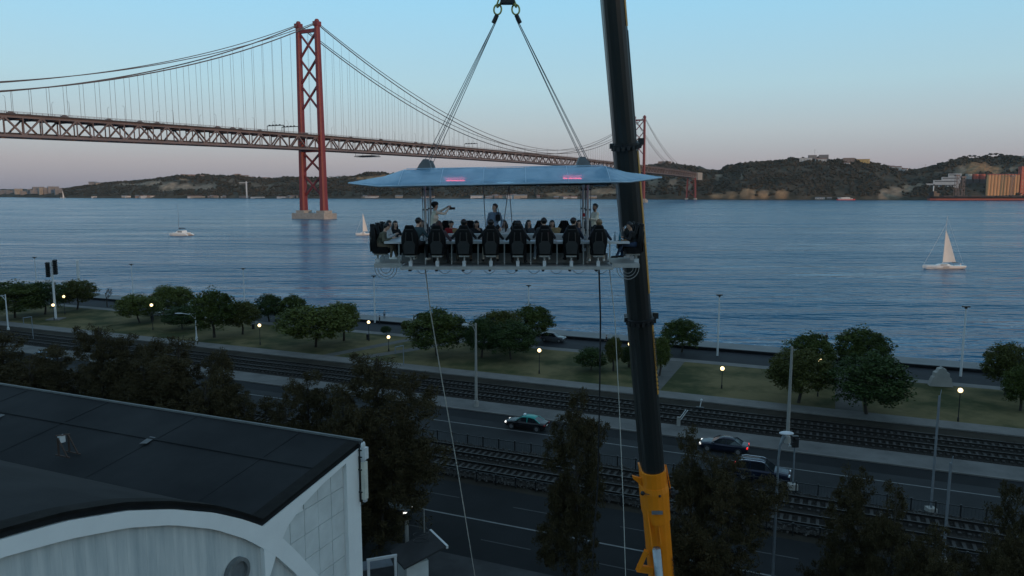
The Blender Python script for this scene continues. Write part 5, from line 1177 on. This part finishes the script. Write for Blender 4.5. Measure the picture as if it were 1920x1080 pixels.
# ================================================================== BUCKET SEATS
def seat_meshes():
    D = {}
    prof = [(0,.36,.10,-.02),(.06,.42,.15,0),(.18,.47,.17,.0),(.40,.54,.17,-.01),(.58,.53,.16,-.03),(.72,.46,.14,-.05),(.82,.37,.12,-.06),(.89,.30,.11,-.07),(.95,.27,.11,-.08),(.99,.21,.08,-.08)]
    c = MB(); rings = []
    for z, w_, d_, y in prof:
        hw = w_/2*1.10; rings.append([Vector((px_*hw, y+py_*d_, z)) for px_, py_ in ((-1,.75),(-1.0,.1),(-.82,-.35),(-.4,-.5),(.4,-.5),(.82,-.35),(1.0,.1),(1,.75),(.8,.78),(.62,.2),(.3,.08),(-.3,.08),(-.62,.2),(-.8,.78))])
    c.loft(rings); D['backrest'] = (c.mesh('backrest', MT['seat_black'], smooth=False),)
    c = MB(); c.loft([[Vector((px_*w_/2, y, z)) for px_, z in ((-1,-.02),(1,-.02),(1.05,.17),(.8,.20),(.6,.13),(-.6,.13),(-.8,.20),(-1.05,.17))] for y, w_ in ((-.02,.46),(.2,.52),(.42,.50),(.50,.44))]); D['seat_pan'] = (c.mesh('seat_pan', MT['seat_black']),)
    c = MB(); c.prism([(-.17,-.095,.03),(.17,-.095,.03),(.20,-.105,.34),(.12,-.108,.46),(-.12,-.108,.46),(-.20,-.105,.34)], (0,-.025,0)); D['back_panel'] = (c.mesh('back_panel', MT['seat_vinyl']),)
    c = MB()
    for s in (-1,1): c.tube([(s*.09,.06,.98),(s*.09,-.02,.84),(s*.1,-.13,.72),(s*.12,-.125,.45)], .018, 5)
    c.tube([(-.13,-.13,.84),(.13,-.13,.84)], .014, 5); D['harness'] = (c.mesh('harness', MT['seat_vinyl']),)
    c = MB(); c.box((0,.22,-.06), (.34,.42,.05)); c.tube([(0,.12,-.06),(0,.12,-.32)], .032, 8); D['seat_post'] = (c.mesh('seat_post', MT['platform_metal']),)
    c = MB(); c.box((0,.10,-.33), (.11,.16,.22)); c.box((0,.18,-.42), (.1,.35,.07)); D['foot_block'] = (c.mesh('foot_block', MT['table_white']),)
    return D
SM = seat_meshes()
def bucket_seat(loc, rz, label, group):
    o = thing('bucket_seat', label, 'seat', loc, rz, group)
    for nm, (me,) in SM.items(): piece(nm, me, o)
    return o
ORD = 'first second third fourth fifth sixth seventh eighth'.split()
SZ = 25.83; NEARX = [-3.42+.903*i for i in range(8)]
for i, x in enumerate(NEARX): bucket_seat((x,24.98,SZ), R(random.uniform(-4,4)), 'black bucket seat seen from behind, %s from the left of the near row' % ORD[i], 'bucket seats of the near row')
FARX = [-3.42+.903*i for i in range(8)]
for i, x in enumerate(FARX): bucket_seat((x,28.62,SZ), math.pi, 'black bucket seat across the table, %s from the left of the far row' % ORD[i], 'bucket seats of the far row')
for i, y in enumerate((25.85,26.8,27.75)):
    bucket_seat((X0_-1.02,y,SZ), -math.pi/2, 'black bucket seat at the left end of the table, %s from the viewer' % ORD[i], 'bucket seats of the left end')
    bucket_seat((X1_+1.02,y,SZ), math.pi/2, 'black bucket seat at the right end of the table, %s from the viewer' % ORD[i], 'bucket seats of the right end')

# ================================================================== PEOPLE
mk('skin', (.58,.35,.25), .55, var=.06, scale=6); mk('skin_tan', (.42,.24,.16), .55, var=.06, scale=6); mk('lip', (.30,.09,.08), .5); mk('eye', (.02,.015,.012), .3)
mk('hair_black', (.010,.009,.009), .5, var=.4, scale=12); mk('hair_brown', (.045,.022,.013), .5, var=.4, scale=12); mk('hair_fair', (.20,.13,.07), .5, var=.3, scale=12)
CL = {k: mat('cloth_'+k, c, .9, var=.12, scale=7) for k, c in dict(black=(.016,.016,.018), charcoal=(.05,.05,.055), navy=(.024,.03,.052), olive=(.115,.108,.075), khaki=(.15,.115,.08), cream=(.80,.70,.54), white=(.62,.61,.59), greyblue=(.17,.23,.30), jeans=(.03,.05,.10), paleblue=(.34,.37,.42), beige=(.52,.44,.36), grey=(.14,.14,.15), red=(.30,.012,.018), mauve=(.09,.06,.07), brown=(.05,.03,.02), whiteshoe=(.8,.78,.74), blackshoe=(.012,.012,.012), teal=(.035,.065,.075)).items()}
def capsule(c, a, b_, ra, rb, n=8):
    a, b_ = Vector(a), Vector(b_); d = (b_-a).normalized()
    c.tube([a-d*ra*.95, a-d*ra*.6, a, b_, b_+d*rb*.6, b_+d*rb*.95], [ra*.3,ra*.8,ra,rb,rb*.8,rb*.3], n)
def make_person(name, label, loc, rz, top, pants, shoe, hair, long_hair=False, pose='sit', head_yaw=0, head_pitch=0, arms=None, skin='skin', lean=0., voxel=.019, hscale=1.0, group=None, beard=False, hat=None, legs=None, twist=0):
    bones = []                                                # (a, b, ra, rb, material slot) : 0 skin 1 top 2 pants 3 shoes
    B = lambda a, b_, ra, rb, k: bones.append((Vector(a), Vector(b_), ra, rb, k))
    if pose == 'sit':
        hz = .11; nk = Vector((0,.03+lean*.45,.60)); ch = Vector((0,.02+lean*.25,.40)); pv = Vector((0,-.01,hz))
        L0 = legs or [((-.10,.02,.10),(-.13,.44,.13),(-.13,.47,-.27)), ((.10,.02,.10),(.13,.44,.13),(.13,.47,-.27))]
        AR = arms or [((-.27,.17,.31),(-.17,.42,.34)), ((.27,.17,.31),(.17,.42,.34))]
    else:
        hz = .93; nk = Vector((0,.0+lean*.4,1.47)); ch = Vector((0,lean*.2,1.22)); pv = Vector((0,0,hz))
        L0 = legs or [((-.09,0,.92),(-.11,.03,.49),(-.12,-.01,.07)), ((.09,0,.92),(.11,.03,.49),(.12,-.01,.07))]
        AR = arms or [((-.27,-.02,1.14),(-.25,.12,.92)), ((.27,-.02,1.14),(.25,.12,.92))]
    Rt = Matrix.Rotation(twist, 3, 'Z'); shl = [nk+Rt@Vector((s*.175,-.005,-.07)) for s in (-1,1)]
    B(pv+Vector((-.07,0,0)), pv+Vector((.07,0,0)), .125, .125, 2)
    B(pv+Vector((0,0,.06)), ch, .135, .145, 1); B(ch+Vector((-.07,0,.0)), ch+Vector((.07,0,.0)), .125, .125, 1)
    B(ch+Vector((-.06,0,.08)), nk+Vector((0,0,-.06)), .11, .075, 1); B(ch+Vector((.06,0,.08)), nk+Vector((0,0,-.06)), .11, .075, 1); B(shl[0], shl[1], .07, .07, 1)
    hm = Matrix.Rotation(head_yaw, 3, 'Z')@Matrix.Rotation(head_pitch, 3, 'X'); H = lambda x, y, z: nk+hm@Vector((x, y, z))
    hc_ = H(0,.025,.165); B(nk+Vector((0,0,-.05)), H(0,.0,.10), .058, .055, 0)
    B(H(0,.015,.19), H(0,.02,.15), .092, .082, 0); B(H(0,.035,.12), H(0,.05,.075), .068, .045, 0); B(H(0,.11,.155), H(0,.118,.125), .010, .017, 0)
    for s in (-1,1): B(H(s*.088,.01,.16), H(s*.088,.005,.12), .016, .012, 0)
    for (hp, kn, an), s in zip(L0, (-1,1)):
        kn, an = Vector(kn), Vector(an); B(hp, kn, .088, .062, 2); B(kn, kn.lerp(an,.35), .060, .062, 2); B(kn.lerp(an,.35), an, .062, .045, 2)
        fd = Vector((s*.03,.19,-.045)); B(an+Vector((0,-.03,-.035)), an+fd, .046, .038, 3)
    tips = []
    for (el, wr), sh_, s in zip(AR, shl, (-1,1)):
        el, wr = Vector(el), Vector(wr); B(sh_, el, .060, .046, 1); B(el, wr, .047, .034, 1)
        d = (wr-el).normalized(); B(wr, wr+d*.075, .034, .036, 0); tips.append((wr, d, s))
    c = MB()
    for a, b_, ra, rb, k in bones:
        if (a-b_).length < 1e-4: b_ = a+Vector((0,0,.001))
        capsule(c, a, b_, ra, rb)
    me = c.mesh('tmp', MT['skin']); to = bpy.data.objects.new('tmp', me); COL.objects.link(to)
    md = to.modifiers.new('r','REMESH'); md.mode = 'VOXEL'; md.voxel_size = voxel; ms = to.modifiers.new('s','SMOOTH'); ms.iterations = 3; ms.factor = .5
    dg = bpy.context.evaluated_depsgraph_get(); me2 = bpy.data.meshes.new_from_object(to.evaluated_get(dg)); bpy.data.objects.remove(to)
    nF = len(me2.polygons); ctr = np.empty(nF*3); me2.polygons.foreach_get('center', ctr); ctr = ctr.reshape(-1,3); best = np.full(nF, 1e9); idx = np.zeros(nF, int)
    for a, b_, ra, rb, k in bones:
        a_, d_ = np.array(a), np.array(b_-a); t_ = np.clip(((ctr-a_)@d_)/max(1e-9, d_@d_), 0, 1); dist = np.linalg.norm(ctr-(a_+t_[:,None]*d_), axis=1)-(ra+(rb-ra)*t_)
        m_ = dist < best; best[m_] = dist[m_]; idx[m_] = k
    for s in (-1,1):
        e = np.array(H(s*.035,.105,.165)); idx[np.linalg.norm(ctr-e, axis=1) < .017] = 4
    mo = np.array(H(0,.105,.092)); dd = ctr-mo; idx[(np.abs(dd[:,2]) < .010) & (np.linalg.norm(dd, axis=1) < .032)] = 5
    if beard: bc = np.array(H(0,.07,.085)); idx[(np.linalg.norm(ctr-bc, axis=1) < .062) & (idx == 0) & (ctr[:,2] < H(0,.1,.11).z)] = 6
    vs_ = [v.co[:] for v in me2.vertices]; fs_ = [tuple(p.vertices) for p in me2.polygons]; bpy.data.meshes.remove(me2)
    c = MB(); c.v = vs_; c.f = fs_; c.m = idx.tolist()
    for wr, d, s in tips:                                     # fingers and thumb, slightly curled
        side = d.cross(Vector((0,0,1))); side = side.normalized() if side.length > .1 else Vector((1,0,0)); dn = d.cross(side).normalized()
        if dn.z > 0: dn = -dn
        for k, ln in enumerate((.062,.074,.078,.066)):
            o_ = wr+d*.085+side*((k-1.5)*.019); c.tube([o_-d*.02, o_+d*ln*.5+dn*.008, o_+d*ln*.8+dn*.035], [.010,.009,.007], 5, 0)
        th = wr+d*.03-side*s*.03; c.tube([th, th-side*s*.028+d*.03+dn*.01, th-side*s*.03+d*.06+dn*.02], [.012,.011,.008], 5, 0)
    o = thing(name, label, 'person', loc, rz, group); o.scale = (hscale,)*3
    bo = c.build('body', [MT[skin], CL[top], CL[pants], CL[shoe], MT['eye'], MT['lip'], MT[hair]], o, smooth=True)
    # hair shell around the skull
    c = MB(); rings = []; n = 16
    for i in range(0, 11):
        t_ = math.pi*i/10; ring = []
        for k in range(n):
            a = 2*math.pi*k/n; x, y, z = math.sin(t_)*math.cos(a), math.sin(t_)*math.sin(a), math.cos(t_); r = 1.0
            front = y > .25 and z < .45+.25*(abs(x) < .3); low = z < -.25 and not long_hair
            r = .80 if front else (.86 if low else 1.0+.04*math.sin(7*a+3*i))
            ring.append(H(x*.105*r, .0+y*.118*r, .185+z*.118*r))
        rings.append(ring)
    c.loft(rings)
    if long_hair:
        for s in (-1,1): c.loft([[H(s*(.075+.03*math.cos(q_))*w1, -.02+yy+.05*math.sin(q_)*w1*1.6, zz_) for q_ in [2*math.pi*i/8 for i in range(8)]] for zz_, w1, yy in ((.20,.9,0),(.10,1.15,-.01),(.0,1.2,-.01),(-.10,1.15,0),(-.2,.8,.02))])
        c.loft([[H(.10*math.cos(q_)*w1, -.075+.045*math.sin(q_), zz_) for q_ in [2*math.pi*i/10 for i in range(10)]] for zz_, w1 in ((.2,.8),(.05,1.05),(-.1,1.1),(-.24,.8))])
    c.build('hair', MT[hair], o, smooth=True)
    if hat:
        c = MB(); c.loft([[H(.118*r*math.cos(q_), .0+.128*r*math.sin(q_), z) for q_ in [2*math.pi*i/14 for i in range(14)]] for r, z in ((1.02,.19),(1.05,.235),(.9,.285),(.5,.315),(.1,.322))]); c.build('cap', CL[hat], o, smooth=True)
    return o
PS = SZ+.13                                                   # height of the seat cushions
TB = lambda z=.345, w_=.16, y=.43: [((-.27,.18,.28),(-w_,y,z)), ((.27,.18,.28),(w_,y,z))]
NP = [ # dx, top, pants, shoe, hair, long, yaw, pitch, lean, arms, label
 (.16,'teal','black','whiteshoe','hair_black',False,-.3,-.25,.30,[((-.20,.2,.3),(-.1,.45,.36)),((.34,.16,.30),(.30,.42,.36))],'person in dark sweater and white shoes leaning right of the leftmost near seat'),
 (.05,'mauve','black','blackshoe','hair_brown',True,.2,-.2,.05,[((-.35,.12,.28),(-.30,.40,.35)),((.35,.12,.28),(.30,.40,.35))],'person with brown hair hidden by the second near seat'),
 (0,'black','khaki','blackshoe','hair_black',False,.1,-.2,.1,[((-.37,.14,.30),(-.34,.40,.36)),((.37,.14,.30),(.32,.40,.36))],'person in black with khaki trousers on the third near seat'),
 (0,'black','beige','blackshoe','hair_black',False,0,-.1,.05,[((-.38,.12,.30),(-.34,.40,.35)),((.38,.12,.28),(.34,.38,.35))],'person in black coat and pale trousers on the fourth near seat'),
 (.0,'black','black','blackshoe','hair_black',False,.1,-.2,.05,[((-.36,.12,.30),(-.3,.40,.35)),((.36,.12,.30),(.3,.40,.35))],'person all in black on the fifth near seat'),
 (-.02,'charcoal','paleblue','whiteshoe','hair_black',False,0,-.05,.0,[((-.31,.12,.28),(-.25,.38,.35)),((.36,.12,.26),(.36,.40,.35))],'person in dark hoodie, pale jeans and white sneakers on the sixth near seat'),
 (.06,'navy','black','blackshoe','hair_black',False,-.9,-.1,.05,[((-.3,.12,.28),(-.2,.4,.35)),((.33,.14,.26),(.24,.42,.36))],'person turning head right on the seventh near seat'),
 (.04,'navy','beige','whiteshoe','hair_fair',False,-.1,-.15,.05,[((-.3,.12,.28),(-.2,.4,.35)),((.38,.10,.26),(.34,.34,.34))],'fair haired person on the eighth near seat')]
for i, (dx, tp_, pn, shoe, hr, lg, yw, pt, ln, ar, lab) in enumerate(NP):
    make_person('person', lab, (NEARX[i]+dx,25.16,PS+(.13 if i in (0,5,6) else .08 if i in (2,3,7) else .03)), R(random.uniform(-6,6))-(.25 if i == 0 else 0), tp_, pn, shoe, hr, lg, 'sit', yw, pt, ar, lean=ln, voxel=.021, hscale=1.08, legs=[((-.10,.02,.10),(-.20,.38,.11),(-.20-.03*(i%2),.34+.05*(i%3),-.38)), ((.10,.02,.10),(.19,.38,.11),(.21,.36,-.38))])
FP = [ # x, top, hair, long, yaw, pitch, label
 (-3.42,'black','hair_brown',True,.5,-.15,'person in black at the left end of the far row'),
 (-2.30,'red','hair_black',False,.2,-.45,'person with red scarf bending over the far table'),
 (-1.36,'black','hair_black',True,0,-.45,'person with long dark hair and black coat looking down across the table'),
 (-.80,'mauve','hair_black',False,.3,-.1,'person in mauve jacket behind the fourth near seat'),
 (-.28,'white','hair_brown',True,-.6,-.1,'person with long brown hair and white top turned right'),
 (.62,'charcoal','hair_black',True,.5,.0,'smiling person with long dark hair and dark coat in the far row'),
 (1.52,'red','hair_black',True,.1,-.2,'person wrapped in a red scarf behind the basket'),
 (2.52,'beige','hair_black',True,.6,-.1,'person in beige raising a hand in the far row')]
for i, (x, tp_, hr, lg, yw, pt, lab) in enumerate(FP):
    ar = [((-.27,.16,.30),(-.10,.34,.52)), ((.27,.18,.28),(.16,.43,.36))] if i in (7,2) else TB()
    make_person('person', lab, (x,28.38,PS), math.pi+R(random.uniform(-8,8)), tp_, 'black', 'blackshoe', hr, lg, 'sit', yw, pt, ar, lean=.12, skin='skin', voxel=.021)
make_person('person', 'person in olive sweater and white shoes eating at the left end', (X0_-.84,25.85,PS), -math.pi/2, 'olive', 'khaki', 'whiteshoe', 'hair_black', False, 'sit', .1, -.45, TB(.37,.12,.46), lean=.32, voxel=.019, legs=[((-.10,.02,.10),(-.14,.46,.10),(-.14,.56,-.27)), ((.10,.02,.10),(.12,.46,.10),(.12,.40,-.28))])
make_person('person', 'person in white shirt behind the olive sweater at the left end', (X0_-.80,26.8,PS+.05), -math.pi/2-.2, 'white', 'black', 'blackshoe', 'hair_black', False, 'sit', -.2, -.2, TB(.40,.08,.40), lean=.2, voxel=.021)
make_person('person', 'person with long dark hair and black top at the left end', (X0_-.60,27.6,PS), -math.pi/2-.7, 'black', 'black', 'blackshoe', 'hair_black', True, 'sit', -.3, -.1, TB(), lean=.05, voxel=.021)
make_person('person', 'person in black leather jacket and jeans drinking at the right end', (X1_+.84,25.85,PS+.03), math.pi/2, 'black', 'jeans', 'blackshoe', 'hair_black', False, 'sit', 0, -.25, [((-.25,.22,.30),(-.12,.40,.36)), ((.25,.22,.32),(.12,.34,.60))], lean=.22, skin='skin_tan', legs=[((-.10,.02,.10),(-.13,.44,.12),(-.13,.62,-.26)), ((.10,.02,.10),(.13,.44,.12),(.13,.40,-.27))], hat=None, voxel=.019)
WZ = 25.85
ph = make_person('person', 'photographer in cream jacket and dark cap holding up a camera', (-2.78,26.75,WZ-.10), -1.15, 'cream', 'navy', 'blackshoe', 'hair_black', False, 'stand', -.1, .1, [((-.18,.30,1.44),(-.04,.50,1.58)), ((.20,.34,1.36),(.06,.52,1.56))], lean=.12, hat='black', voxel=.019, hscale=1.02)
make_person('person', 'person in grey blue shirt with dark lanyard standing in the middle', (-.62,26.72,WZ-.12), math.pi*.93, 'greyblue', 'black', 'blackshoe', 'hair_brown', False, 'stand', -.75, .08, None, voxel=.019)
make_person('person', 'bearded person in cream shirt standing at the right masts', (2.98,26.9,WZ-.12), math.pi*.62, 'cream', 'black', 'blackshoe', 'hair_black', False, 'stand', .15, .0, [((-.24,.10,1.20),(-.12,.30,1.24)), ((.25,.05,1.18),(.14,.30,1.22))], beard=True, skin='skin_tan', voxel=.019)
# camera, lanyard pouch, strap
cp = ph.matrix_basis@Vector((0,.66,1.60)) if False else Matrix.Translation(ph.location)@Matrix.Rotation(-1.15,4,'Z')@Vector((0,.60,1.57))
o = thing('camera', 'black camera with long lens held up by the photographer', 'camera', cp, -1.15)
c = MB(); c.box((0,0,0), (.15,.07,.10)); c.box((0,0,.06), (.06,.05,.04)); c.build('camera_body', MT['dark_metal'], o); c = MB(); c.tube([(0,.03,0),(0,.12,0),(0,.18,0)], [.042,.04,.046], 12); c.build('lens', MT['dark_metal'], o)
o = thing('shoulder_pouch', 'black pouch and radio hanging on the chest of the middle person', 'pouch', (-.50,26.56,27.0)); c = MB(); c.box((0,0,0), (.16,.10,.22)); c.build('pouch', MT['black_cloth'], o); c = MB(); c.tube([(-.02,0,.1),(-.06,.08,.34)], .014, 5); c.tube([(.03,0,.1),(-.0,.08,.34)], .014, 5); c.build('strap', MT['black_cloth'], o)
# ---- things on the tables
def bottle(x, y, h, m, lab, grp=None):
    o = thing('bottle', lab, 'bottle', (x,y,zt), 0, grp); c = MB(); c.lathe([(.036,0),(.04,.01),(.04,h*.58),(.016,h*.8),(.016,h)], 10); c.build('glass', m, o, smooth=True); c = MB(); c.lathe([(.018,h),(.018,h+.03)], 8); c.build('cap', MT['dark_metal'], o)
mk('bottle_blue', (.03,.24,.34), .12, trans=.5); mk('bottle_clear', (.30,.42,.50), .12, trans=.5)
bottle(X1_+.30,25.62,.34,MT['bottle_blue'],'blue water bottle at the right end of the table'); bottle(X1_+.14,25.70,.28,MT['bottle_clear'],'smaller clear water bottle left of the blue one')
pm = MB().lathe([(.04,0),(.07,.005),(.13,.018),(.135,.024),(.07,.012),(.01,.01)], 16).mesh('dish', MT['white_paint'])
gm = MB().lathe([(.035,0),(.035,.006),(.006,.01),(.006,.09),(.03,.11),(.038,.16),(.03,.20)], 10).mesh('bowl', mat('clear_glass', (.75,.8,.85), .05, trans=.85))
for i, x in enumerate(NEARX):
    o = thing('plate', 'white plate before the %s near seat' % ORD[i], 'plate', (x+.03,25.62,zt+.002), 0, 'plates of the near row'); piece('dish', pm, o)
    o = thing('plate', 'white plate before the %s far seat' % ORD[i], 'plate', (x-.03,27.98,zt+.002), 0, 'plates of the far row'); piece('dish', pm, o)
    o = thing('wine_glass', 'clear glass right of the plate of the %s near seat' % ORD[i], 'glass', (x+.27,25.78,zt+.001), 0, 'glasses of the near row'); piece('bowl', gm, o)
    o = thing('napkin', 'folded white napkin beside the plate of the %s near seat' % ORD[i], 'napkin', (x+.34,25.52,zt+.001), .3, 'napkins of the near row'); c = MB(); c.box((0,0,.008), (.14,.2,.014)); c.box((.005,.0,.02), (.12,.17,.010), .06); c.build('cloth', MT['white_paint'], o)
o = thing('plate', 'wooden board with food before the right end guest', 'board', (X1_+.42,25.72,zt)); c = MB(); c.box((0,0,.012), (.34,.22,.024)); c.build('board', mat('board_wood', (.24,.14,.08), .7), o); c = MB()
for k in range(7): c.ell((random.uniform(-.12,.12),random.uniform(-.07,.07),.045), (.035,.03,.025), 8, 5)
c.build('food', mat('food', (.30,.17,.08), .7, var=.4, scale=20), o)
mk('wicker', (.34,.24,.12), .85, var=.35, scale=25, bump=.4, bscale=40)
for x, y, lab in ((1.62,27.62,'round wicker bread basket before the red scarf'),(-2.05,27.62,'low wicker basket of bread at the left of the far table')):
    o = thing('bread_basket', lab, 'basket', (x,y,zt+.12)); k = 1 if x > 0 else .8
    c = MB(); c.lathe([(.13*k,0),(.18*k,.12*k),(.20*k,.20*k),(.19*k,.21*k),(.165*k,.12*k),(.1*k,.03)], 18); c.build('wicker_bowl', MT['wicker'], o)
    c = MB()
    for q_ in range(6): c.ell((.09*math.cos(q_),.09*math.sin(q_),.20*k), (.07,.05,.045), 8, 6)
    c.build('bread_roll', mat('bread', (.40,.24,.09), .8, var=.3, scale=15), o)
    c = MB(); c.box((0,0,-.06), (.5,.3,.115)); c.build('stand', MT['platform_metal'], o)
bgl = thing('wine_glass', 'clear wine glass lifted by the right end guest', 'glass', (X1_+.43,25.76,PS+.62)); piece('bowl', gm, bgl, rot=(0,R(25),0))
o = thing('backpack', 'dark blue bag hanging at the left masts', 'bag', (-3.02,26.6,26.30)); c = MB(); c.loft([[Vector((px_*w_,py_*.09,z)) for px_, py_ in ((-1,-1),(1,-1),(1,1),(-1,1))] for z, w_ in ((0,.10),(.05,.15),(.25,.15),(.34,.09))]); c.build('bag', CL['navy'], o); c = MB(); c.tube([(-.06,0,.33),(-.05,0,.46),(.05,0,.46),(.06,0,.33)], .014, 5); c.build('strap', CL['black'], o)
o = thing('red_valve', 'small red button box on the right mast', 'control box', (2.50,26.0,27.12)); c = MB(); c.box((0,0,0), (.10,.08,.12)); c.build('box', CL['red'], o); c = MB(); c.tube([(0,-.04,0),(0,-.08,0)], .03, 8); c.build('button', CL['red'], o)
# ---- people on the promenade and quay
for i, (px, py, tp_, pn, yw, lab) in enumerate(((721,598,'greyblue','black',.5,'person in blue standing on the quay above the lit lamp'),(712,608,'black','black',1.5,'person in black walking on the promenade road'),(776,607,'charcoal','black',-1,'person walking behind the young small tree'),(783,606,'black','navy',-1,'second person walking behind the young small tree'),(1137,648,'black','black',2,'person in black on the promenade left of the boom'),(1549,644,'black','navy',2.5,'person on the quay seen between the tall tree pairs'),(285,606,'black','black',1,'person in black beside the parked white car'))):
    x, y = G(px, py); make_person('person', lab, (x,y,2.02), yw, tp_, pn, 'blackshoe', 'hair_black', False, 'stand', 0, 0, None, voxel=.035)

# ================================================================== AIR: faint evening haze over the river
c = MB(); c.box((0,1700,97), (6400,3900,202)); hz = c.build('haze', MT['wood']); hz.data.materials.clear()
hm_ = bpy.data.materials.new('haze'); hm_.use_nodes = True; t_ = hm_.node_tree; t_.nodes.clear(); vo = t_.nodes.new('ShaderNodeVolumePrincipled'); oo = t_.nodes.new('ShaderNodeOutputMaterial'); t_.links.new(vo.outputs[0], oo.inputs['Volume'])
vo.inputs['Density'].default_value = 2.2e-5; vo.inputs['Color'].default_value = (.82,.88,.95,1); hz.data.materials.append(hm_); tag(hz, 'faint evening haze over the river', 'haze', kind='stuff')
